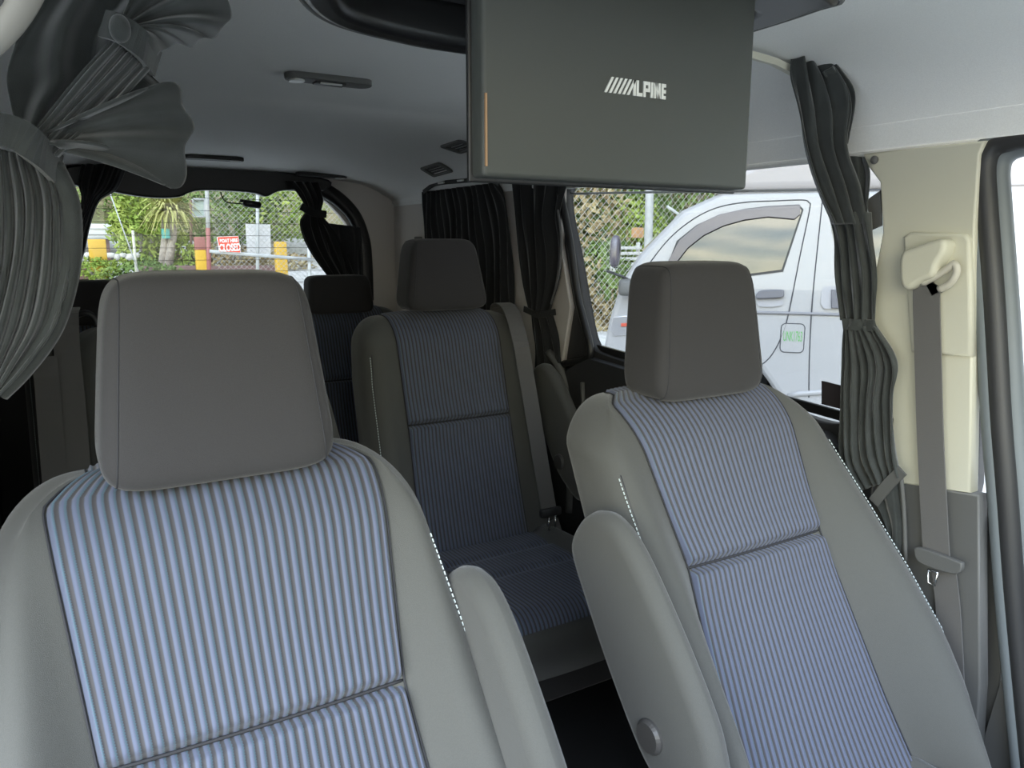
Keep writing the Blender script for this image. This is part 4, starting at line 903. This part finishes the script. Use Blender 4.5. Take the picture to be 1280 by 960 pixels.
# right-hand fence, its white pole, and the far van's stay bar
chain('chain_link_fence', (5.0, 9.2), (15.5, 9.0), -.4, 3.6, .11, 'tall chain-link fence in front of the nose of the white van', 'chain-link fences', .0034)
po = empty('fence_post', (0, 0, 0), 'thick white pitted pole on the fence behind the white van', 'post'); po.location = onY(806, 470, 8.9); PL = np.array(po.location)
tube('pole', [onY(815, 150, 8.9) - PL, onY(812, 240, 8.9) - PL, onY(806, 470, 8.9) - PL], .062, M_pole, po, n=16)
tag(tube('stay_bar', [onY(834, 258, 8.8), onY(880, 290, 8.8)], .022, M_pole, n=8), 'pale slanted stay bar beside the thick white pole', 'bar')
bx_ = onY(797, 291, 9.6); tag(box('orange_box', bx_, (.16, .12, .16), mat('orange_rust', (.62, .36, .18), .8), bevel=.01), 'small orange box behind the mesh by the thick pole', 'box')
sl = empty('slatted_crate', onY(783, 322, 10.2), 'white slatted crate behind the fence mesh by the van mirror', 'crate')
for k in range(5): box('slat', (0, 0, -.2 + k * .09), (.62, .05, .05), mat('slat_white', (.7, .7, .68), .7), sl)
for sx in (-.28, .28): box('upright', (sx, .04, 0), (.05, .05, .5), mat('slat_white', (.7, .7, .68)), sl)

# ------------------------------------------------------------------ outside: planting
def leaf_mat(name, a, b): return mat(name, a, .7, col2=b, nscale=3.0, spec=.2)
LG = [leaf_mat('leaf_bright', (.20, .30, .05), (.40, .48, .12)), leaf_mat('leaf_mid', (.10, .17, .045), (.24, .33, .10)), leaf_mat('leaf_dry', (.30, .22, .12), (.45, .38, .20)), leaf_mat('leaf_dark', (.05, .09, .035), (.14, .2, .07))]
M_soil = mat('soil', (.26, .20, .15), .95, noise=.3, nscale=3, bump=.5, bscale=30)
M_bark = mat('bark', (.42, .38, .33), .9, noise=.25, nscale=20, bump=.5, bscale=60)
def leaves(name, c, R, n, size, m, parent, seed, up=0.):
    r_ = np.random.default_rng(seed); V = []; F = []
    for k in range(n):
        d = r_.normal(0, 1, 3); d /= np.linalg.norm(d); rad = r_.uniform(.45, 1.0) ** .5
        lump = 1 + .18 * math.sin(5 * d[0] + seed) * math.cos(4 * d[2] + 2 * d[1])
        p = np.array(c) + d * np.array(R) * rad * lump
        a = r_.normal(0, 1, 3); a /= np.linalg.norm(a); b = np.cross(a, d + r_.normal(0, .4, 3)); b /= max(1e-6, np.linalg.norm(b)); s = size * r_.uniform(.6, 1.4)
        n_ = np.cross(a, b) * s * .18; o_ = len(V)
        V += [p - a * s, p - b * s * .42 + n_, p + a * s, p + b * s * .42 + n_]; F += [(o_, o_ + 1, o_ + 2, o_ + 3)]
    return mesh_obj(name, V, F, m, parent, smooth=False)
def bush(u, v, Y, R, label, lm, seed, n=1500, size=.07, name='bush', group='bushes behind the fences'):
    p = onY(u, v, Y); zg = min(gz(p[0], Y), p[2] - R[2]); t = empty(name, (p[0], Y, zg), label, 'bush', group); h = p[2] - zg
    leaves('foliage', (0, 0, h), R, n, size, lm, t, seed)
    st = MB(); r_ = np.random.default_rng(seed)
    for k in range(5): st.tube([(r_.uniform(-.1, .1), r_.uniform(-.1, .1), 0), (r_.uniform(-.4, .4) * R[0], r_.uniform(-.4, .4) * R[1], h)], [.05, .015], 5)
    st.build('stem', M_bark, t); return t
bush(182, 285, 18.5, (.70, .7, .92), 'big rounded bright green bush behind the stay wire', LG[0], 1, 2600)
bush(125, 258, 21, (1.5, .8, .9), 'green shrub above the white tank', LG[1], 2, 2200)
bush(95, 250, 22, (1.2, .8, 1.3), 'green shrub showing beside the tied rear curtain', LG[1], 3, 1800)
bush(228, 325, 16.9, (.32, .3, .55), 'leggy green shrub between the twin trunks and the red-topped bollard', LG[0], 4, 500)
bush(180, 343, 15.6, (.7, .4, .28), 'low weedy shrub below the thin stake', LG[1], 5, 700, .05)
bush(122, 336, 15.7, (.42, .3, .2), 'weed tuft growing around the plain yellow bollard', LG[0], 6, 500, .05)
bush(292, 268, 19, (1.3, .8, .8), 'olive shrub behind the red closed sign', LG[1], 7, 2000)
bush(345, 265, 19, (1.2, .8, .75), 'green shrub behind the white board', LG[0], 8, 1800)
bush(375, 245, 22, (1.9, .8, 1.3), 'dry brownish shrub behind the far tied curtain', LG[2], 9, 2200)
bush(300, 245, 23, (2.2, .8, 1.0), 'dry shrub high on the bank behind the camera', LG[2], 10, 2200)
bush(215, 240, 24, (2.2, .8, 1.6), 'broad green shrub high on the bank behind the palms', LG[1], 11, 2600)
bush(350, 330, 17.5, (.9, .5, .3), 'dry low growth beside the bollard by the dark car', LG[2], 12, 900, .06)
bush(285, 325, 17.0, (1.0, .4, .35), 'dry low growth under the red closed sign', LG[2], 13, 900, .06)
# twin trunked cabbage trees
def palm(u0, u1, vb, vt, Y, label, seed):
    b = onY(u0, vb, Y); t_ = onY(u1, vt, Y); t = empty('cabbage_tree', b, label, 'tree', 'cabbage trees'); T = t_ - b
    tube('trunk', [np.zeros(3), T * .5 + np.array((.03, 0, 0)), T], [.09, .075, .06], M_bark, t, n=10)
    r_ = np.random.default_rng(seed); V = []; F = []
    for k in range(110):
        a = r_.uniform(0, 2 * PI); el = r_.uniform(-.7, 1.3); L = r_.uniform(.45, .75); d = np.array((math.cos(a) * math.cos(el), math.sin(a) * math.cos(el), math.sin(el))); s = np.cross(d, (0, 0, 1)); s /= np.linalg.norm(s)
        o_ = len(V); V += [T + s * .015, T - s * .015, T + d * L * .6 - s * .022 + np.array((0, 0, .04)), T + d * L * .6 + s * .022 + np.array((0, 0, .04)), T + d * L - np.array((0, 0, .12 + .1 * r_.random()))]
        F += [(o_, o_ + 1, o_ + 2, o_ + 3), (o_ + 3, o_ + 2, o_ + 4)]
    mesh_obj('fronds', V, F, leaf_mat('frond', (.32, .34, .10), (.50, .48, .20)), t, smooth=False)
palm(203, 206, 335, 262, 16.8, 'straight cabbage tree, trunk just before the teal box', 51)
palm(210, 218, 335, 258, 16.7, 'leaning cabbage tree, trunk just after the teal box', 52)
# hillside and hedge masses
for k, (u, v, Y, R, lm, lab) in enumerate((
        (730, 300, 11.5, (1.1, .8, 1.5), LG[2], 'dry rust-brown scrub behind the corner of the side window'), (770, 265, 11.8, (1.0, .8, 1.3), LG[1], 'green scrub behind the fence before the thick pole'),
        (790, 300, 11.2, (.6, .5, .9), LG[0], 'bright green shrub right behind the thick pole'), (850, 240, 12.5, (1.4, .8, 1.3), LG[1], 'green scrub past the thick pole above the windscreen'),
        (905, 225, 13, (1.5, .8, 1.4), LG[2], 'brown scrub rising above the van roof front'), (740, 390, 10.6, (.8, .5, .9), LG[2], 'reddish low scrub at the bottom of the side window'),
        (960, 205, 14, (1.8, .8, 1.2), LG[3], 'dark scrub showing over the high roof'), (762, 350, 10.5, (.5, .4, .7), LG[1], 'green low scrub beside the van mirror'),
        (748, 428, 9.7, (.75, .3, .45), LG[2], 'dry reddish weeds at the foot of the mesh before the van grille'))):
    bush(u, v, Y, R, lab, lm, 70 + k, 2200, .085)
V = []; nx, ny = 70, 24
for i in range(ny):
    for j in range(nx):
        x = -12 + 40 * j / (nx - 1); s = i / (ny - 1)
        y0 = np.interp(x, (-12, 6, 9, 28), (20, 20, 13.2, 13.2)); V.append((x, y0 + 7 * s, gz(x, min(y0, 19)) + (0 if i == 0 else 6.5 * s ** .7) + rng.normal(0, .12)))
struct(mesh_obj('hillside', V, grid_faces(ny, nx), mat('hill_scrub', (.12, .15, .06), .95, col2=(.34, .27, .16), nscale=1.6, bump=.8, bscale=12)))
# far building glow beyond the front door: pale neighbouring wall
tag(MB().box((7.5, -2.0, 1.0), (.4, 7, 3.4)).build('pale_wall', mat('pale_wall', (.75, .72, .70), .8), bevel=.03), 'pale wall glimpsed through the front door glass at the edge', 'wall')

# sky portals in the openings
portal((0, -.02, .9), (-PI / 2, 0, 0), 1.7, 1.1)
